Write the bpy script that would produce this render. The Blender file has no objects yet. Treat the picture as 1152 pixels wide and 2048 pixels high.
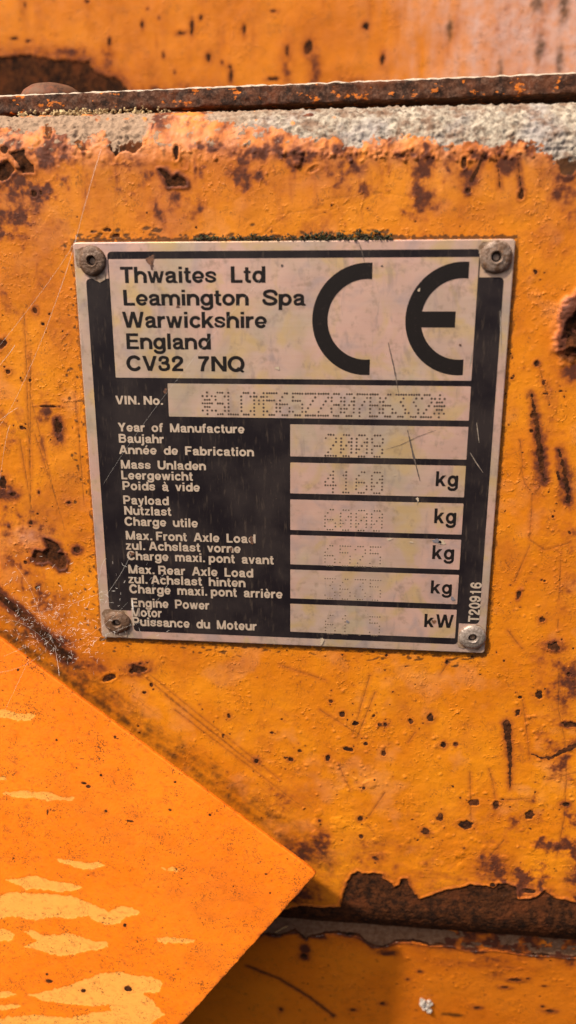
import bpy, bmesh, math, random
import numpy as np
from mathutils import Vector, Matrix
from mathutils.geometry import delaunay_2d_cdt

# ------------------------------------------------------------------ scene frame
# Everything is measured in millimetres in the plate's own frame: x right, y up, z out of the
# plate towards the viewer.  World = (x, -z, y) / 1000.
def W(x, y, z):
    return (x * .001, -z * .001, y * .001)

scene = bpy.context.scene
COL = scene.collection

# ------------------------------------------------------------------ camera
CR = np.array([[0.99518348, -0.00146656, -0.09801887],
               [0.02546009, -0.96170975, 0.27288485],
               [-0.0946659, -0.27406606, -0.95704031]])
CP = np.array([19.64060718, 42.19081268, 200.86402706])
F = 1535.0
cam = bpy.data.cameras.new('camera')
cam_o = bpy.data.objects.new('camera', cam)
COL.objects.link(cam_o)
def wv(v): return Vector((v[0], -v[2], v[1]))
m3 = Matrix.Identity(4)
for i, ax in enumerate((wv(CR[0]), -wv(CR[1]), -wv(CR[2]))):
    for j in range(3): m3[j][i] = ax[j]
m3.translation = Vector(W(*CP))
cam_o.matrix_world = m3
cam.sensor_fit = 'HORIZONTAL'; cam.sensor_width = 36
cam.lens = 36 * F / 1152
cam.clip_start = .005; cam.clip_end = 100
cam.dof.use_dof = True
cam.dof.focus_distance = .212
cam.dof.aperture_fstop = 15
scene.camera = cam_o

# ------------------------------------------------------------------ light
SUN = np.array([-.44, .80, .38]); SUN = SUN / np.linalg.norm(SUN)      # towards the sun, plate frame
sun_w = wv(SUN)
world = bpy.data.worlds.new('World'); scene.world = world
world.use_nodes = True
nt = world.node_tree
bg = nt.nodes['Background']
sky = nt.nodes.new('ShaderNodeTexSky')
sky.sky_type = 'NISHITA'; sky.sun_disc = False
sky.sun_elevation = math.asin(sun_w.z)
sky.sun_rotation = math.atan2(sun_w.x, sun_w.y)
sky.air_density = .45; sky.dust_density = 5.0; sky.ozone_density = 0.0
nt.links.new(sky.outputs[0], bg.inputs[0])
bg.inputs[1].default_value = .14
sl = bpy.data.lights.new('sun', 'SUN'); sl.energy = 4.4; sl.angle = math.radians(2.5)
sl.color = (1, .90, .74)
so = bpy.data.objects.new('sun', sl); COL.objects.link(so)
so.rotation_euler = (-sun_w).to_track_quat('-Z', 'Y').to_euler()

scene.view_settings.view_transform = 'Standard'
scene.view_settings.look = 'None'
scene.view_settings.exposure = .42
scene.view_settings.gamma = 1
scene.view_settings.use_curve_mapping = False

# ------------------------------------------------------------------ pixels of the photo -> points of the place
def at(u, v, z=0.0):
    r = CR.T @ np.array([(u - 576) / F, (v - 1024) / F, 1.0])
    k = (z - CP[2]) / r[2]
    p = CP + k * r
    return p
def at_plane(u, v, o, n):
    r = CR.T @ np.array([(u - 576) / F, (v - 1024) / F, 1.0])
    k = ((np.array(o) - CP) @ n) / (r @ n)
    return CP + k * r

# ------------------------------------------------------------------ small helpers
def tag(o, label=None, cat=None, group=None, kind=None):
    if label: o['label'] = label
    if cat: o['category'] = cat
    if group: o['group'] = group
    if kind: o['kind'] = kind
    return o
def empty(name, p):
    o = bpy.data.objects.new(name, None); COL.objects.link(o)
    o.empty_display_size = .005
    o.location = W(*p)
    return o
def link(name, me, mat, parent=None):
    o = bpy.data.objects.new(name, me); COL.objects.link(o)
    if mat is not None and len(me.materials) == 0: me.materials.append(mat)
    if parent is not None:
        o.parent = parent
        o.matrix_parent_inverse = Matrix.Translation(-Vector(parent.location))
    return o
def mesh_mm(name, V, Fs, smooth=False):
    me = bpy.data.meshes.new(name)
    me.from_pydata([W(*v) for v in V], [], Fs)
    if smooth:
        me.polygons.foreach_set('use_smooth', [True] * len(me.polygons))
    me.update()
    return me
rng = np.random.default_rng(7)
random.seed(5)

def sstep(a, b, x):
    t = np.clip((x - a) / (b - a + 1e-12), 0, 1)
    return t * t * (3 - 2 * t)
def vnoise(x, y, seed=0):
    """gradient noise, about -1..1"""
    xi = np.floor(x).astype(np.int64); yi = np.floor(y).astype(np.int64)
    xf = x - xi; yf = y - yi
    def g(ix, iy, dx, dy):
        h = (ix * 374761393 + iy * 668265263 + seed * 1442695041) & 0x7fffffff
        h = ((h ^ (h >> 13)) * 1274126177) & 0x7fffffff
        h = h ^ (h >> 16)
        a = (h & 0xffff) * (2 * math.pi / 65536)
        return np.cos(a) * dx + np.sin(a) * dy
    ux = xf * xf * xf * (xf * (xf * 6 - 15) + 10); uy = yf * yf * yf * (yf * (yf * 6 - 15) + 10)
    a = g(xi, yi, xf, yf); b = g(xi + 1, yi, xf - 1, yf)
    c = g(xi, yi + 1, xf, yf - 1); d = g(xi + 1, yi + 1, xf - 1, yf - 1)
    return ((a + ux * (b - a)) * (1 - uy) + (c + ux * (d - c)) * uy) * 1.5
def fbm(x, y, scale, octv=3, seed=0, gain=.5):
    r = 0; a = 1.0; s = 1.0 / scale; t = 0
    for k in range(octv):
        r = r + a * vnoise(x * s, y * s, seed + k * 17); t += a
        a *= gain; s *= 2.03
    return r / t * 1.3

# ------------------------------------------------------------------ node helpers
class NB:
    def __init__(self, name):
        self.m = bpy.data.materials.new(name); self.m.use_nodes = True
        self.t = self.m.node_tree; self.n = self.t.nodes
        self.bsdf = self.n['Principled BSDF']
        tc = self.n.new('ShaderNodeTexCoord'); self.co = tc.outputs['Object']
    def _in(self, sock, v):
        if v is None: return
        if isinstance(v, bpy.types.NodeSocket): self.t.links.new(v, sock)
        elif isinstance(v, (tuple, list)) and sock.type == 'RGBA' and len(v) == 3: sock.default_value = (*v, 1)
        else: sock.default_value = v
    def mapping(self, scale=(1, 1, 1), rot=(0, 0, 0)):
        mp = self.n.new('ShaderNodeMapping'); self._in(mp.inputs[0], self.co)
        mp.inputs['Scale'].default_value = scale; mp.inputs['Rotation'].default_value = rot
        return mp.outputs[0]
    def noise(self, mm, detail=3, rough=.55, co=None, dist=0, out=0):
        n = self.n.new('ShaderNodeTexNoise'); self._in(n.inputs['Vector'], co or self.co)
        n.inputs['Scale'].default_value = 1000.0 / mm; n.inputs['Detail'].default_value = detail
        n.inputs['Roughness'].default_value = rough; n.inputs['Distortion'].default_value = dist
        return n.outputs[out]
    def voronoi(self, mm, feature='F1', co=None):
        n = self.n.new('ShaderNodeTexVoronoi'); self._in(n.inputs['Vector'], co or self.co)
        n.feature = feature
        n.inputs['Scale'].default_value = 1000.0 / mm
        return n.outputs['Distance']
    def attr(self, name):
        n = self.n.new('ShaderNodeAttribute'); n.attribute_name = name
        return n.outputs['Fac']
    def math(self, op, a, b=None, c=None, clamp=False):
        n = self.n.new('ShaderNodeMath'); n.operation = op; n.use_clamp = clamp
        for s, v in zip(n.inputs, (a, b, c)): self._in(s, v)
        return n.outputs[0]
    def ramp(self, x, a, b, lo=0.0, hi=1.0):
        n = self.n.new('ShaderNodeMapRange'); n.interpolation_type = 'SMOOTHSTEP'
        for s, v in zip(n.inputs, (x, a, b, lo, hi)): self._in(s, v)
        return n.outputs[0]
    def mix(self, f, a, b, mode='MIX'):
        n = self.n.new('ShaderNodeMix'); n.data_type = 'RGBA'; n.blend_type = mode
        self._in(n.inputs[0], f); self._in(n.inputs[6], a); self._in(n.inputs[7], b)
        return n.outputs[2]
    def mixf(self, f, a, b):
        n = self.n.new('ShaderNodeMix'); n.data_type = 'FLOAT'
        self._in(n.inputs[0], f); self._in(n.inputs[2], a); self._in(n.inputs[3], b)
        return n.outputs[0]
    def bump(self, h, dist_mm, strength=1.0, normal=None):
        n = self.n.new('ShaderNodeBump'); n.inputs['Strength'].default_value = strength
        n.inputs['Distance'].default_value = dist_mm * .001
        self._in(n.inputs['Height'], h)
        if normal is not None: self._in(n.inputs['Normal'], normal)
        return n.outputs[0]
    def done(self, color=None, rough=None, metal=None, normal=None, spec=None):
        b = self.bsdf.inputs
        self._in(b['Base Color'], color); self._in(b['Roughness'], rough)
        self._in(b['Metallic'], metal); self._in(b['Normal'], normal)
        if spec is not None: self._in(b['Specular IOR Level'], spec)
        return self.m

def rust_color(n, dark=1.0):
    a = n.noise(2.2, 5, .7); b = n.noise(.55, 3, .7); c = n.noise(9, 3, .6)
    col = n.mix(n.ramp(a, .35, .68), (.021 * dark, .0095 * dark, .0055 * dark), (.088 * dark, .028 * dark, .0095 * dark))
    col = n.mix(n.ramp(c, .50, .64, 0, .75), col, (.105 * dark, .030 * dark, .010 * dark))
    col = n.mix(n.ramp(n.noise(6, 5, .7), .52, .66, 0, .8), col, (.013 * dark, .007 * dark, .005 * dark))
    col = n.mix(n.ramp(b, .60, .78, 0, .7), col, (.15 * dark, .044 * dark, .013 * dark))
    return col

def paint_material(name, c1, c2, gloss=.42, fade_glare_col=(.62, .31, .20), speck_at=.70, relief=1.0):
    """old painted steel; the masks rust / stain / crust / grime_shade / fade_glare / peel come with the mesh"""
    n = NB(name)
    big = n.noise(26, 3, .55); mid = n.noise(5, 4, .6); fine = n.noise(.9, 3, .6); speck = n.noise(.62, 2, .5)
    col = n.mix(n.ramp(big, .36, .66), c1, c2)
    col = n.mix(n.ramp(mid, .55, .78, 0, .42), col, (c1[0] * .66, c1[1] * .56, c1[2] * .5))
    col = n.mix(n.ramp(fine, .58, .80, 0, .42), col, (c1[0] * .55, c1[1] * .44, c1[2] * .5))
    col = n.mix(n.ramp(fine, .42, .25, 0, .22), col, (min(1, c2[0] * 1.06), c2[1] * 1.22, c2[2] * 2.2))
    # peeled top coat shows the paler coat below
    peel = n.ramp(n.math('ADD', n.attr('peel'), n.math('MULTIPLY', n.math('SUBTRACT', n.noise(1.3, 5, .7), .5), 1.7)), .46, .54)
    col = n.mix(peel, col, (.86, .34, .060))
    # faded, chalky paint; the rear panel's glare is painted in here too
    fade_glare = n.math('MULTIPLY', n.attr('fade_glare'), n.ramp(n.noise(3.2, 4, .65), .25, .70, .45, 1.0))
    col = n.mix(fade_glare, col, fade_glare_col)
    # rust bleeding through: red-brown, then dark
    st = n.attr('stain')
    stv = n.math('MULTIPLY', st, n.ramp(n.noise(2.6, 4, .65), .2, .75, .75, 1.45))
    col = n.mix(n.math('MULTIPLY', stv, 1.05, clamp=True), col, (.26, .050, .010))
    col = n.mix(n.ramp(stv, .38, 1.05, 0, .92), col, (.066, .019, .009))
    # small dark specks of dirt and rust pin holes
    sp = n.math('ADD', n.noise(.42, 3, .62), n.math('MULTIPLY', n.math('SUBTRACT', n.noise(7, 4, .65), .5), .55))
    sp = n.ramp(sp, speck_at, speck_at + .05, 0, .85)
    hair = n.math('ABSOLUTE', n.math('SUBTRACT', n.noise(1.7, 3, .6, n.mapping((1.3, 1, .8), (0, .5, 0)), dist=1.2), .5))
    hair = n.math('MULTIPLY', n.ramp(hair, .022, .008), n.ramp(n.noise(4.5, 3, .6), .52, .62, 0, .6))
    sp = n.math('MAXIMUM', sp, hair)
    col = n.mix(sp, col, (.075, .030, .012))
    gr = n.math('ADD', n.attr('grime_shade'), n.math('MULTIPLY', n.math('SUBTRACT', n.noise(2.0, 5, .7), .5), .75))
    gr = n.math('MULTIPLY', n.ramp(gr, .12, .95), n.ramp(n.attr('grime_shade'), .02, .2))
    col = n.mix(n.math('MULTIPLY', gr, .88), col, (.055, .023, .007))
    # bare rust and crust
    rj = n.math('ADD', n.attr('rust'), n.math('MULTIPLY', n.math('SUBTRACT', n.noise(.8, 4, .7), .5), .35))
    rust = n.ramp(rj, .42, .58)
    col = n.mix(rust, col, rust_color(n))
    cj = n.math('ADD', n.attr('crust'), n.math('MULTIPLY', n.math('SUBTRACT', n.noise(1.0, 4, .7), .5), .6))
    crust = n.ramp(cj, .38, .66)
    cn = n.noise(1.6, 5, .7); cw = n.noise(14, 3, .6)
    ccol = n.mix(n.ramp(cn, .30, .66), (.13, .090, .064), (.46, .39, .30))
    ccol = n.mix(n.ramp(cw, .45, .68, 0, .6), ccol, (.34, .30, .29))
    ccol = n.mix(n.ramp(n.noise(5.5, 5, .7), .47, .64, 0, .85), ccol, (.17, .095, .060))
    ccol = n.mix(n.ramp(n.attr('ctone'), 0, 1), ccol, (.31, .205, .135))
    ccol = n.mix(n.ramp(n.noise(1.3, 4, .75), .55, .66, 0, .8), ccol, (.085, .052, .036))
    col = n.mix(crust, col, ccol)
    col = n.mix(n.ramp(n.math('ADD', n.attr('steel'), n.math('MULTIPLY', n.math('SUBTRACT', cn, .5), .5)), .35, .7), col, n.mix(n.ramp(cn, .3, .7), (.135, .062, .030), (.22, .118, .066)))
    rough = n.mixf(n.math('MAXIMUM', rust, crust), n.ramp(n.noise(3, 4, .6), .3, .7, gloss - .07, gloss + .12), .9)
    rough = n.math('ADD', rough, n.math('MULTIPLY', stv, .2))
    patchy = n.ramp(n.noise(11, 4, .65), .45, .68, .12, 1.0)
    lump = n.math('MULTIPLY', n.math('MULTIPLY', n.ramp(n.noise(1.25, 3, .6), .50, .80), patchy), 1.5 * relief)
    h = n.math('ADD', n.math('ADD', lump, n.math('MULTIPLY', n.noise(1.3, 4, .6), .45)), n.math('MULTIPLY', n.noise(.35, 3, .65), n.mixf(n.math('MAXIMUM', rust, crust), .10, .75)))
    nor = n.bump(h, .20, .9)
    return n.done(col, rough, 0.0, nor, n.mixf(n.math('MAXIMUM', rust, crust), .22, .06))

# ------------------------------------------------------------------ a wide sheet carrying measured marks
MASKS = ('rust', 'stain', 'crust', 'ctone', 'grime_shade', 'fade_glare', 'peel', 'steel')
class Sheet:
    def __init__(self, xs, ss, chart, ppm):
        self.xs = np.asarray(xs); self.ss = np.asarray(ss)
        self.X, self.S = np.meshgrid(self.xs, self.ss)
        self.chart = chart           # photo pixel -> (x, s) on this sheet
        self.ppm = ppm               # photo pixels per mm near a pixel row
        self.h = np.zeros_like(self.X)
        self.m = {k: np.zeros_like(self.X) for k in MASKS}
        self.n1 = fbm(self.X, self.S, 1.5, 3, 11)
        self.n3 = fbm(self.X, self.S, 5.0, 3, 23)
        self.n9 = fbm(self.X, self.S, 16.0, 3, 37)
    def win(self, x0, x1, s0, s1):
        i0, i1 = np.searchsorted(self.xs, [x0, x1]); j0, j1 = np.searchsorted(self.ss, [s0, s1])
        return (slice(max(0, j0 - 1), j1 + 1), slice(max(0, i0 - 1), i1 + 1))
    def put(self, name, w, val):
        a = self.m[name][w]; np.maximum(a, val, out=a)
    def spot(self, u, v, ru, rv=None, rot=0, halo=2.2, st=.6, irr=.45, depth=.14, lip=.10, field='rust', val=1.0):
        rv = rv or ru
        x, s = self.chart(u, v); k = self.ppm(u, v)
        a = ru / k; b = rv / k
        R = max(a, b) * (1 + irr + 1.6 * halo) + .8
        w = self.win(x - R, x + R, s - R, s + R)
        dx = self.X[w] - x; dy = self.S[w] - s
        c, sn = math.cos(math.radians(rot)), math.sin(math.radians(rot))
        p = (dx * c + dy * sn) / a; q = (-dx * sn + dy * c) / b
        d = np.sqrt(p * p + q * q) + irr * (self.n1[w] * .75 + self.n3[w] * .35)
        e = .5 * .27 / min(a, b) + .10
        mk = sstep(1 + e, 1 - e, d)
        self.put(field, w, mk * val)
        if st > 0: self.put('stain', w, st * np.exp(-(np.maximum(d - .8, 0) / halo) ** 2 * 2))
        self.h[w] += -depth * mk + lip * np.exp(-((d - 1.35) / .35) ** 2) * (1 - mk)
    def stain(self, u, v, ru, rv, st, rot=0, field='stain', irr=.8):
        x, s = self.chart(u, v); k = self.ppm(u, v); a = ru / k; b = rv / k
        R = max(a, b) * 2.6
        w = self.win(x - R, x + R, s - R, s + R)
        dx = self.X[w] - x; dy = self.S[w] - s
        c, sn = math.cos(math.radians(rot)), math.sin(math.radians(rot))
        d2 = ((dx * c + dy * sn) / a) ** 2 + ((-dx * sn + dy * c) / b) ** 2
        self.put(field, w, np.clip(st * np.exp(-d2) * (1 + irr * (self.n3[w] * .7 + self.n1[w] * .5)), 0, 1.2))
    def poly(self, pts, field='rust', irr=.5, depth=.18, lip=.10, st=0, halo=2.0, soft=.18, val=1.0):
        P = np.array([self.chart(u, v) for u, v in pts])
        pad = 3 + halo * 2
        w = self.win(P[:, 0].min() - pad, P[:, 0].max() + pad, P[:, 1].min() - pad, P[:, 1].max() + pad)
        X = self.X[w]; S = self.S[w]
        d = np.full(X.shape, 1e9); inside = np.zeros(X.shape, bool)
        for (x0, y0), (x1, y1) in zip(P, np.roll(P, -1, 0)):
            ex, ey = x1 - x0, y1 - y0; L = ex * ex + ey * ey + 1e-9
            t = np.clip(((X - x0) * ex + (S - y0) * ey) / L, 0, 1)
            d = np.minimum(d, np.hypot(X - x0 - t * ex, S - y0 - t * ey))
            if abs(ey) > 1e-9:
                inside ^= ((y0 > S) != (y1 > S)) & (X < (x1 - x0) * (S - y0) / (y1 - y0) + x0)
        sd = np.where(inside, -d, d) + irr * (self.n1[w] * .6 + self.n3[w] * .4)
        mk = sstep(soft, -soft, sd)
        self.put(field, w, mk * val)
        if st > 0: self.put('stain', w, st * np.exp(-(np.maximum(sd, 0) / halo) ** 2))
        self.h[w] += -depth * mk + lip * np.exp(-((sd - .5) / .35) ** 2) * (1 - mk)
        return w, sd
    def line(self, pts, w0, w1=None, field='grime_shade', val=.8, st=0, halo=1.2, depth=.05, jit=.25):
        """a scratch: widths in photo pixels, w0 at the start, w1 at the end"""
        w1 = w0 if w1 is None else w1
        P = np.array([self.chart(u, v) for u, v in pts]); k = self.ppm(*pts[0])
        seg = np.hypot(*(P[1:] - P[:-1]).T); cum = np.r_[0, np.cumsum(seg)] / seg.sum()
        pad = 2 + halo * 2
        w = self.win(P[:, 0].min() - pad, P[:, 0].max() + pad, P[:, 1].min() - pad, P[:, 1].max() + pad)
        X = self.X[w]; S = self.S[w]; best = np.full(X.shape, 1e9)
        for i in range(len(seg)):
            x0, y0 = P[i]; ex, ey = P[i + 1] - P[i]
            t = np.clip(((X - x0) * ex + (S - y0) * ey) / (ex * ex + ey * ey + 1e-9), 0, 1)
            wd = np.maximum((w0 + (w1 - w0) * (cum[i] + t * (cum[i + 1] - cum[i]))) / k / 2, .02)
            d = np.hypot(X - x0 - t * ex, S - y0 - t * ey) - wd
            best = np.minimum(best, d)
        best = best + jit * self.n1[w] * .35
        mk = sstep(.16, -.10, best)
        self.put(field, w, mk * val)
        if st > 0: self.put('stain', w, st * np.exp(-(np.maximum(best, 0) / halo) ** 2))
        self.h[w] -= depth * mk
    def bumps(self, u, v, su, sv, count, r0, r1, hmul=.55, tint=0.0):
        """a cluster of paint blisters"""
        x, s = self.chart(u, v); k = self.ppm(u, v)
        for _ in range(count):
            bx = x + rng.normal() * su / k; by = s + rng.normal() * sv / k
            r = (r0 + (r1 - r0) * rng.random() ** 2) / k
            asp = .75 + .6 * rng.random()
            w = self.win(bx - r * 2, bx + r * 2, by - r * 2, by + r * 2)
            d2 = (((self.X[w] - bx) / (r * asp)) ** 2 + ((self.S[w] - by) / r) ** 2) * (1 + .9 * self.n1[w])
            self.h[w] = np.maximum(self.h[w], self.h[w] * .4 + hmul * r * np.sqrt(np.clip(1.15 - d2, 0, 1)))
            if tint: self.put('fade_glare', w, tint * np.exp(-d2 * 1.2))
    def build(self, name, pos, nor, mat):
        Pp = np.stack(pos(self.X, self.S), -1); N = np.stack(nor(self.X, self.S), -1)
        self.h = self.h + np.clip(self.m['rust'], 0, 1) * (.09 * self.n1 + .10 * fbm(self.X, self.S, .9, 2, 811))
        Q = Pp + N * self.h[..., None]
        co = np.stack([Q[..., 0], -Q[..., 2], Q[..., 1]], -1).reshape(-1, 3) * .001
        ny, nx = self.X.shape
        idx = np.arange(ny * nx).reshape(ny, nx)
        quads = np.stack([idx[:-1, :-1], idx[:-1, 1:], idx[1:, 1:], idx[1:, :-1]], -1).reshape(-1, 4)
        me = bpy.data.meshes.new(name)
        me.vertices.add(len(co)); me.vertices.foreach_set('co', co.astype(np.float32).ravel())
        me.loops.add(quads.size); me.loops.foreach_set('vertex_index', quads.astype(np.int32).ravel())
        me.polygons.add(len(quads))
        me.polygons.foreach_set('loop_start', np.arange(0, quads.size, 4, dtype=np.int32))
        me.polygons.foreach_set('use_smooth', np.ones(len(quads), bool))
        me.update(calc_edges=True)
        for k in MASKS:
            a = me.attributes.new(k, 'FLOAT', 'POINT')
            a.data.foreach_set('value', self.m[k].astype(np.float32).ravel())
        me.materials.append(mat)
        return link(name, me, mat)

def axis(lo, a, b, hi, fine, coarse):
    l = np.arange(a, lo, -coarse)[:0:-1] if lo < a else np.array([])
    r = np.arange(b, hi, coarse)[1:] if hi > b else np.array([])
    return np.r_[l, np.linspace(a, b, int(round((b - a) / fine)) + 1), r]

# ================================================================== MATERIALS
ORANGE = paint_material('weathered_orange_paint', (.56, .158, .0045), (.66, .212, .0065), .52)
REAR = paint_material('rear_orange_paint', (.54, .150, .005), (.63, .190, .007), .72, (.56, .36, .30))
FLAPM = paint_material('flap_orange_paint', (.78, .175, .007), (.83, .200, .009), .50, speck_at=.615, relief=.12)
LOWM = paint_material('lower_orange_paint', (.68, .165, .007), (.74, .195, .009), .48)

# ================================================================== THE BODY PANEL (flat face, rolled top and bottom edges)
YT, RT = 72.9, 14.0           # start and radius of the upper roll
YB, RB = -143.0, 20.0         # the same for the lower roll
QT = RT * math.pi / 2; QB = RB * math.pi / 2
def prof(s):
    a = np.clip((s - YT) / RT, 0, math.pi / 2); b = np.clip((YB - s) / RB, 0, math.pi / 2)
    y = np.clip(s, YB, YT) + RT * np.sin(a) - RB * np.sin(b)
    z = -RT * (1 - np.cos(a)) - RB * (1 - np.cos(b)) - np.maximum(s - YT - QT, 0) - np.maximum(YB - QB - s, 0)
    return y, z, np.sin(a) - np.sin(b), np.cos(a) * np.cos(b)
def panel_pos(X, S):
    y, z, _, _ = prof(S); return X, y, z
def panel_nor(X, S):
    _, _, ny, nz = prof(S); return np.zeros_like(X), ny, nz
_sl = np.linspace(YB - QB, YT + QT, 4000)
_yl, _zl, _, _ = prof(_sl)
def panel_chart(u, v):
    p = at(u, v)
    if YB <= p[1] <= YT: return p[0], p[1]
    # first crossing of the sight line with the rolled profile
    r = p - CP
    t = (_zl - CP[2]) / r[2]
    yy = CP[1] + t * r[1]
    d = np.abs(yy - _yl)
    if p[1] > YT: d = np.where(_sl < YT, 1e9, d)
    else: d = np.where(_sl > YB, 1e9, d)
    i = int(np.argmin(d))
    return CP[0] + t[i] * r[0], _sl[i]
def panel_ppm(u, v): return 8.35 - (v - 400) * .00150

pan = Sheet(axis(-130, -93, 97, 135, .27, 2.0), axis(YB - QB - 14, YB - 18, YT + 21, YT + QT + 24, .27, 1.0), panel_chart, panel_ppm)
X, S = pan.X, pan.S
# brushed-on paint: gentle waves and orange peel
pan.h += .15 * pan.n9 + .050 * pan.n3 + .020 * pan.n1 + .05 * np.maximum(fbm(X, S * 1.2, 2.4, 3, 161), .1) * sstep(-.2, .4, fbm(X, S, 22, 3, 171))
ridge = np.abs(fbm(X, S, 4.5, 3, 71))
low = sstep(-60, -135, S)
pan.h += .13 * low * fbm(X, S * 1.3, 6, 4, 91)

# --- the crusted upper edge: bare, pitted and caked pale
edge = [(0, 262), (60, 268), (95, 250), (130, 288), (165, 295), (200, 262), (225, 298), (285, 285), (300, 262), (340, 246), (400, 248),
        (450, 250), (500, 252), (560, 262), (610, 285), (660, 288), (690, 300), (720, 310), (740, 288), (800, 285), (850, 288), (890, 300),
        (930, 300), (980, 300), (1020, 296), (1060, 300), (1090, 310), (1120, 330), (1152, 330)]
E = np.array([panel_chart(u, v - (10 if u > 560 else 4)) for u, v in edge])
eS = np.interp(X, E[:, 0], E[:, 1])
sd = (S - eS) + 1.5 * pan.n1 + 2.0 * pan.n3 + 1.2 * fbm(X, S, .8, 2, 715)
cr = sstep(-.9, .9, sd)
paint_left = fbm(X, S, 9, 3, 133)                        # paint survives in islands on the left half
xl = at(560, 250)[0]
isl = sstep(.05, .30, paint_left - .26 + .10 * sstep(xl + 14, xl - 15, X) - .50 * sstep(xl, xl + 20, X))
isl = np.maximum(isl, sstep(11, 3, np.abs(X - at(345, 240)[0])) * .95 * sstep(-.6, .2, pan.n3 + .3))
cr = cr * (1 - isl)
pan.m['crust'] = np.maximum(pan.m['crust'], cr)
pan.m['ctone'] = np.clip(sstep(xl + 20, xl - 40, X) * .9 + .35 * sstep(YT + 14, YT + 20, S), 0, 1)
gran = fbm(X, S, 1.5, 4, 51, .62); gran2 = fbm(X * 1.0, S * 1.4, 3.2, 3, 57)
pan.h += cr * (.58 * gran + .55 * gran2 - .30) + .10 * np.exp(-((sd + .4) / .5) ** 2)
# paint just under the crust is faded and stained
below = np.exp(-np.clip(eS - S, 0, 99) / 6.0) * (S < eS + 3)
pan.m['fade_glare'] = np.maximum(pan.m['fade_glare'], np.clip(.42 * below * (.6 + 1.3 * pan.n3) + .2 * sstep(YT - 2, YT + 4, S), 0, .9))
pan.h += .22 * sstep(YT - 3, YT + 3, S) * (1 - cr) * fbm(X, S, 2.2, 4, 313, .6)
pan.m['crust'] = np.maximum(pan.m['crust'], .62 * sstep(YT + 1, YT + 5, S) * sstep(.02, .30, fbm(X, S, 2.6, 4, 331, .65)))
pan.m['stain'] = np.maximum(pan.m['stain'], np.clip(.9 * np.exp(-np.clip(eS - S, 0, 99) / 9) * (.30 + 1.2 * fbm(X, S * .5, 7, 4, 77)), 0, .9))
pan.m['stain'] = np.maximum(pan.m['stain'], np.clip((fbm(X, S * .6, 26, 4, 201) - .28) * .9, 0, .42) * sstep(-150, -20, S + 20 * pan.n9))
pan.bumps(760, 305, 60, 9, 60, 2, 5, .7, .25)
pan.bumps(610, 305, 40, 12, 26, 2, 6, .8, .3)
pan.bumps(870, 300, 28, 10, 26, 2, 5.5, .7, .25)
pan.bumps(990, 305, 50, 10, 34, 2, 5.5, .7, .3)
pan.bumps(180, 300, 80, 14, 46, 2, 7, .4, .5)
pan.bumps(60, 285, 50, 22, 30, 3, 9, .35, .5)
pan.bumps(420, 300, 60, 16, 22, 2, 5, .6, .3)
pan.poly([(18, 306), (48, 298), (52, 316), (66, 330), (68, 345), (45, 346), (36, 326)], irr=.35, lip=.12, depth=.3, st=.5)
pan.poly([(-5, 335), (15, 320), (30, 340), (18, 354), (5, 362), (-5, 360)], irr=.35, lip=.12, depth=.3, st=.5)
pan.spot(8, 298, 9, 8, st=.4)
pan.poly([(222, 285), (235, 270), (255, 272), (270, 268), (283, 275), (285, 290), (270, 308), (250, 300), (230, 312), (220, 300)], 'rust', irr=.5, depth=.2, lip=.1, val=.75)
pan.poly([(88, 242), (100, 236), (106, 262), (98, 285), (90, 275)], 'rust', depth=.3, lip=.15, val=.55)
pan.poly([(146, 282), (158, 252), (166, 262), (160, 285), (180, 302), (160, 304)], 'rust', depth=.3, lip=.15, val=.55)
pan.spot(352, 303, 6, 14, st=.3, lip=.25)
pan.poly([(318, 340), (333, 343), (345, 356), (356, 350), (372, 362), (374, 371), (335, 373), (330, 358)], irr=.3, st=.75, halo=1.6, lip=.2)
pan.spot(368, 328, 7, 9, st=.4, val=.4)
pan.stain(330, 330, 60, 40, .35); pan.stain(40, 385, 60, 60, .55); pan.stain(70, 400, 26, 50, .6)
pan.spot(68, 387, 6, 6); pan.spot(82, 385, 3, 5)
pan.stain(660, 340, 70, 30, .5); pan.stain(690, 385, 40, 30, .4); pan.spot(628, 338, 12, 5, 20, val=.5, st=.4)
pan.stain(935, 350, 26, 36, .85); pan.stain(935, 378, 16, 20, .8); pan.spot(928, 326, 5, 10, st=.4, lip=.2)
pan.line([(968, 305), (955, 338), (943, 360)], 4, 9, 'rust', .9, st=.6, halo=1.5)
pan.spot(936, 382, 6, 5, 40, st=.5, val=.7)
pan.line([(990, 305), (998, 350), (1000, 375)], 3, 4, 'rust', .6, st=.5); pan.line([(1035, 310), (1040, 360), (1044, 390)], 3, 5, 'rust', .55, st=.6)
pan.spot(1043, 388, 6, 9, st=.6, val=.75)
pan.poly([(1102, 292), (1126, 284), (1158, 282), (1158, 330), (1142, 352), (1122, 348), (1114, 330)], 'grime_shade', irr=.8, depth=.1, st=.6, halo=3, val=.9)
pan.stain(1130, 388, 34, 28, .8); pan.stain(1000, 420, 130, 26, .28)
for u in range(400, 1150, 42):
    pan.stain(u + rng.uniform(-20, 20), 320 + rng.uniform(-8, 30), rng.uniform(5, 16), rng.uniform(14, 44), rng.uniform(.25, .6))
for a in ([(700, 300), (682, 345)], [(760, 320), (762, 350)], [(560, 345), (500, 385), (470, 400)], [(640, 400), (760, 385), (850, 398)],
          [(1062, 390), (1080, 345)], [(620, 435), (700, 405)], [(520, 470), (600, 410)], [(552, 430), (640, 417)], [(30, 250), (36, 240)]):
    pan.line(a, 1.5, 1.0, 'grime_shade', .5)

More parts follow.
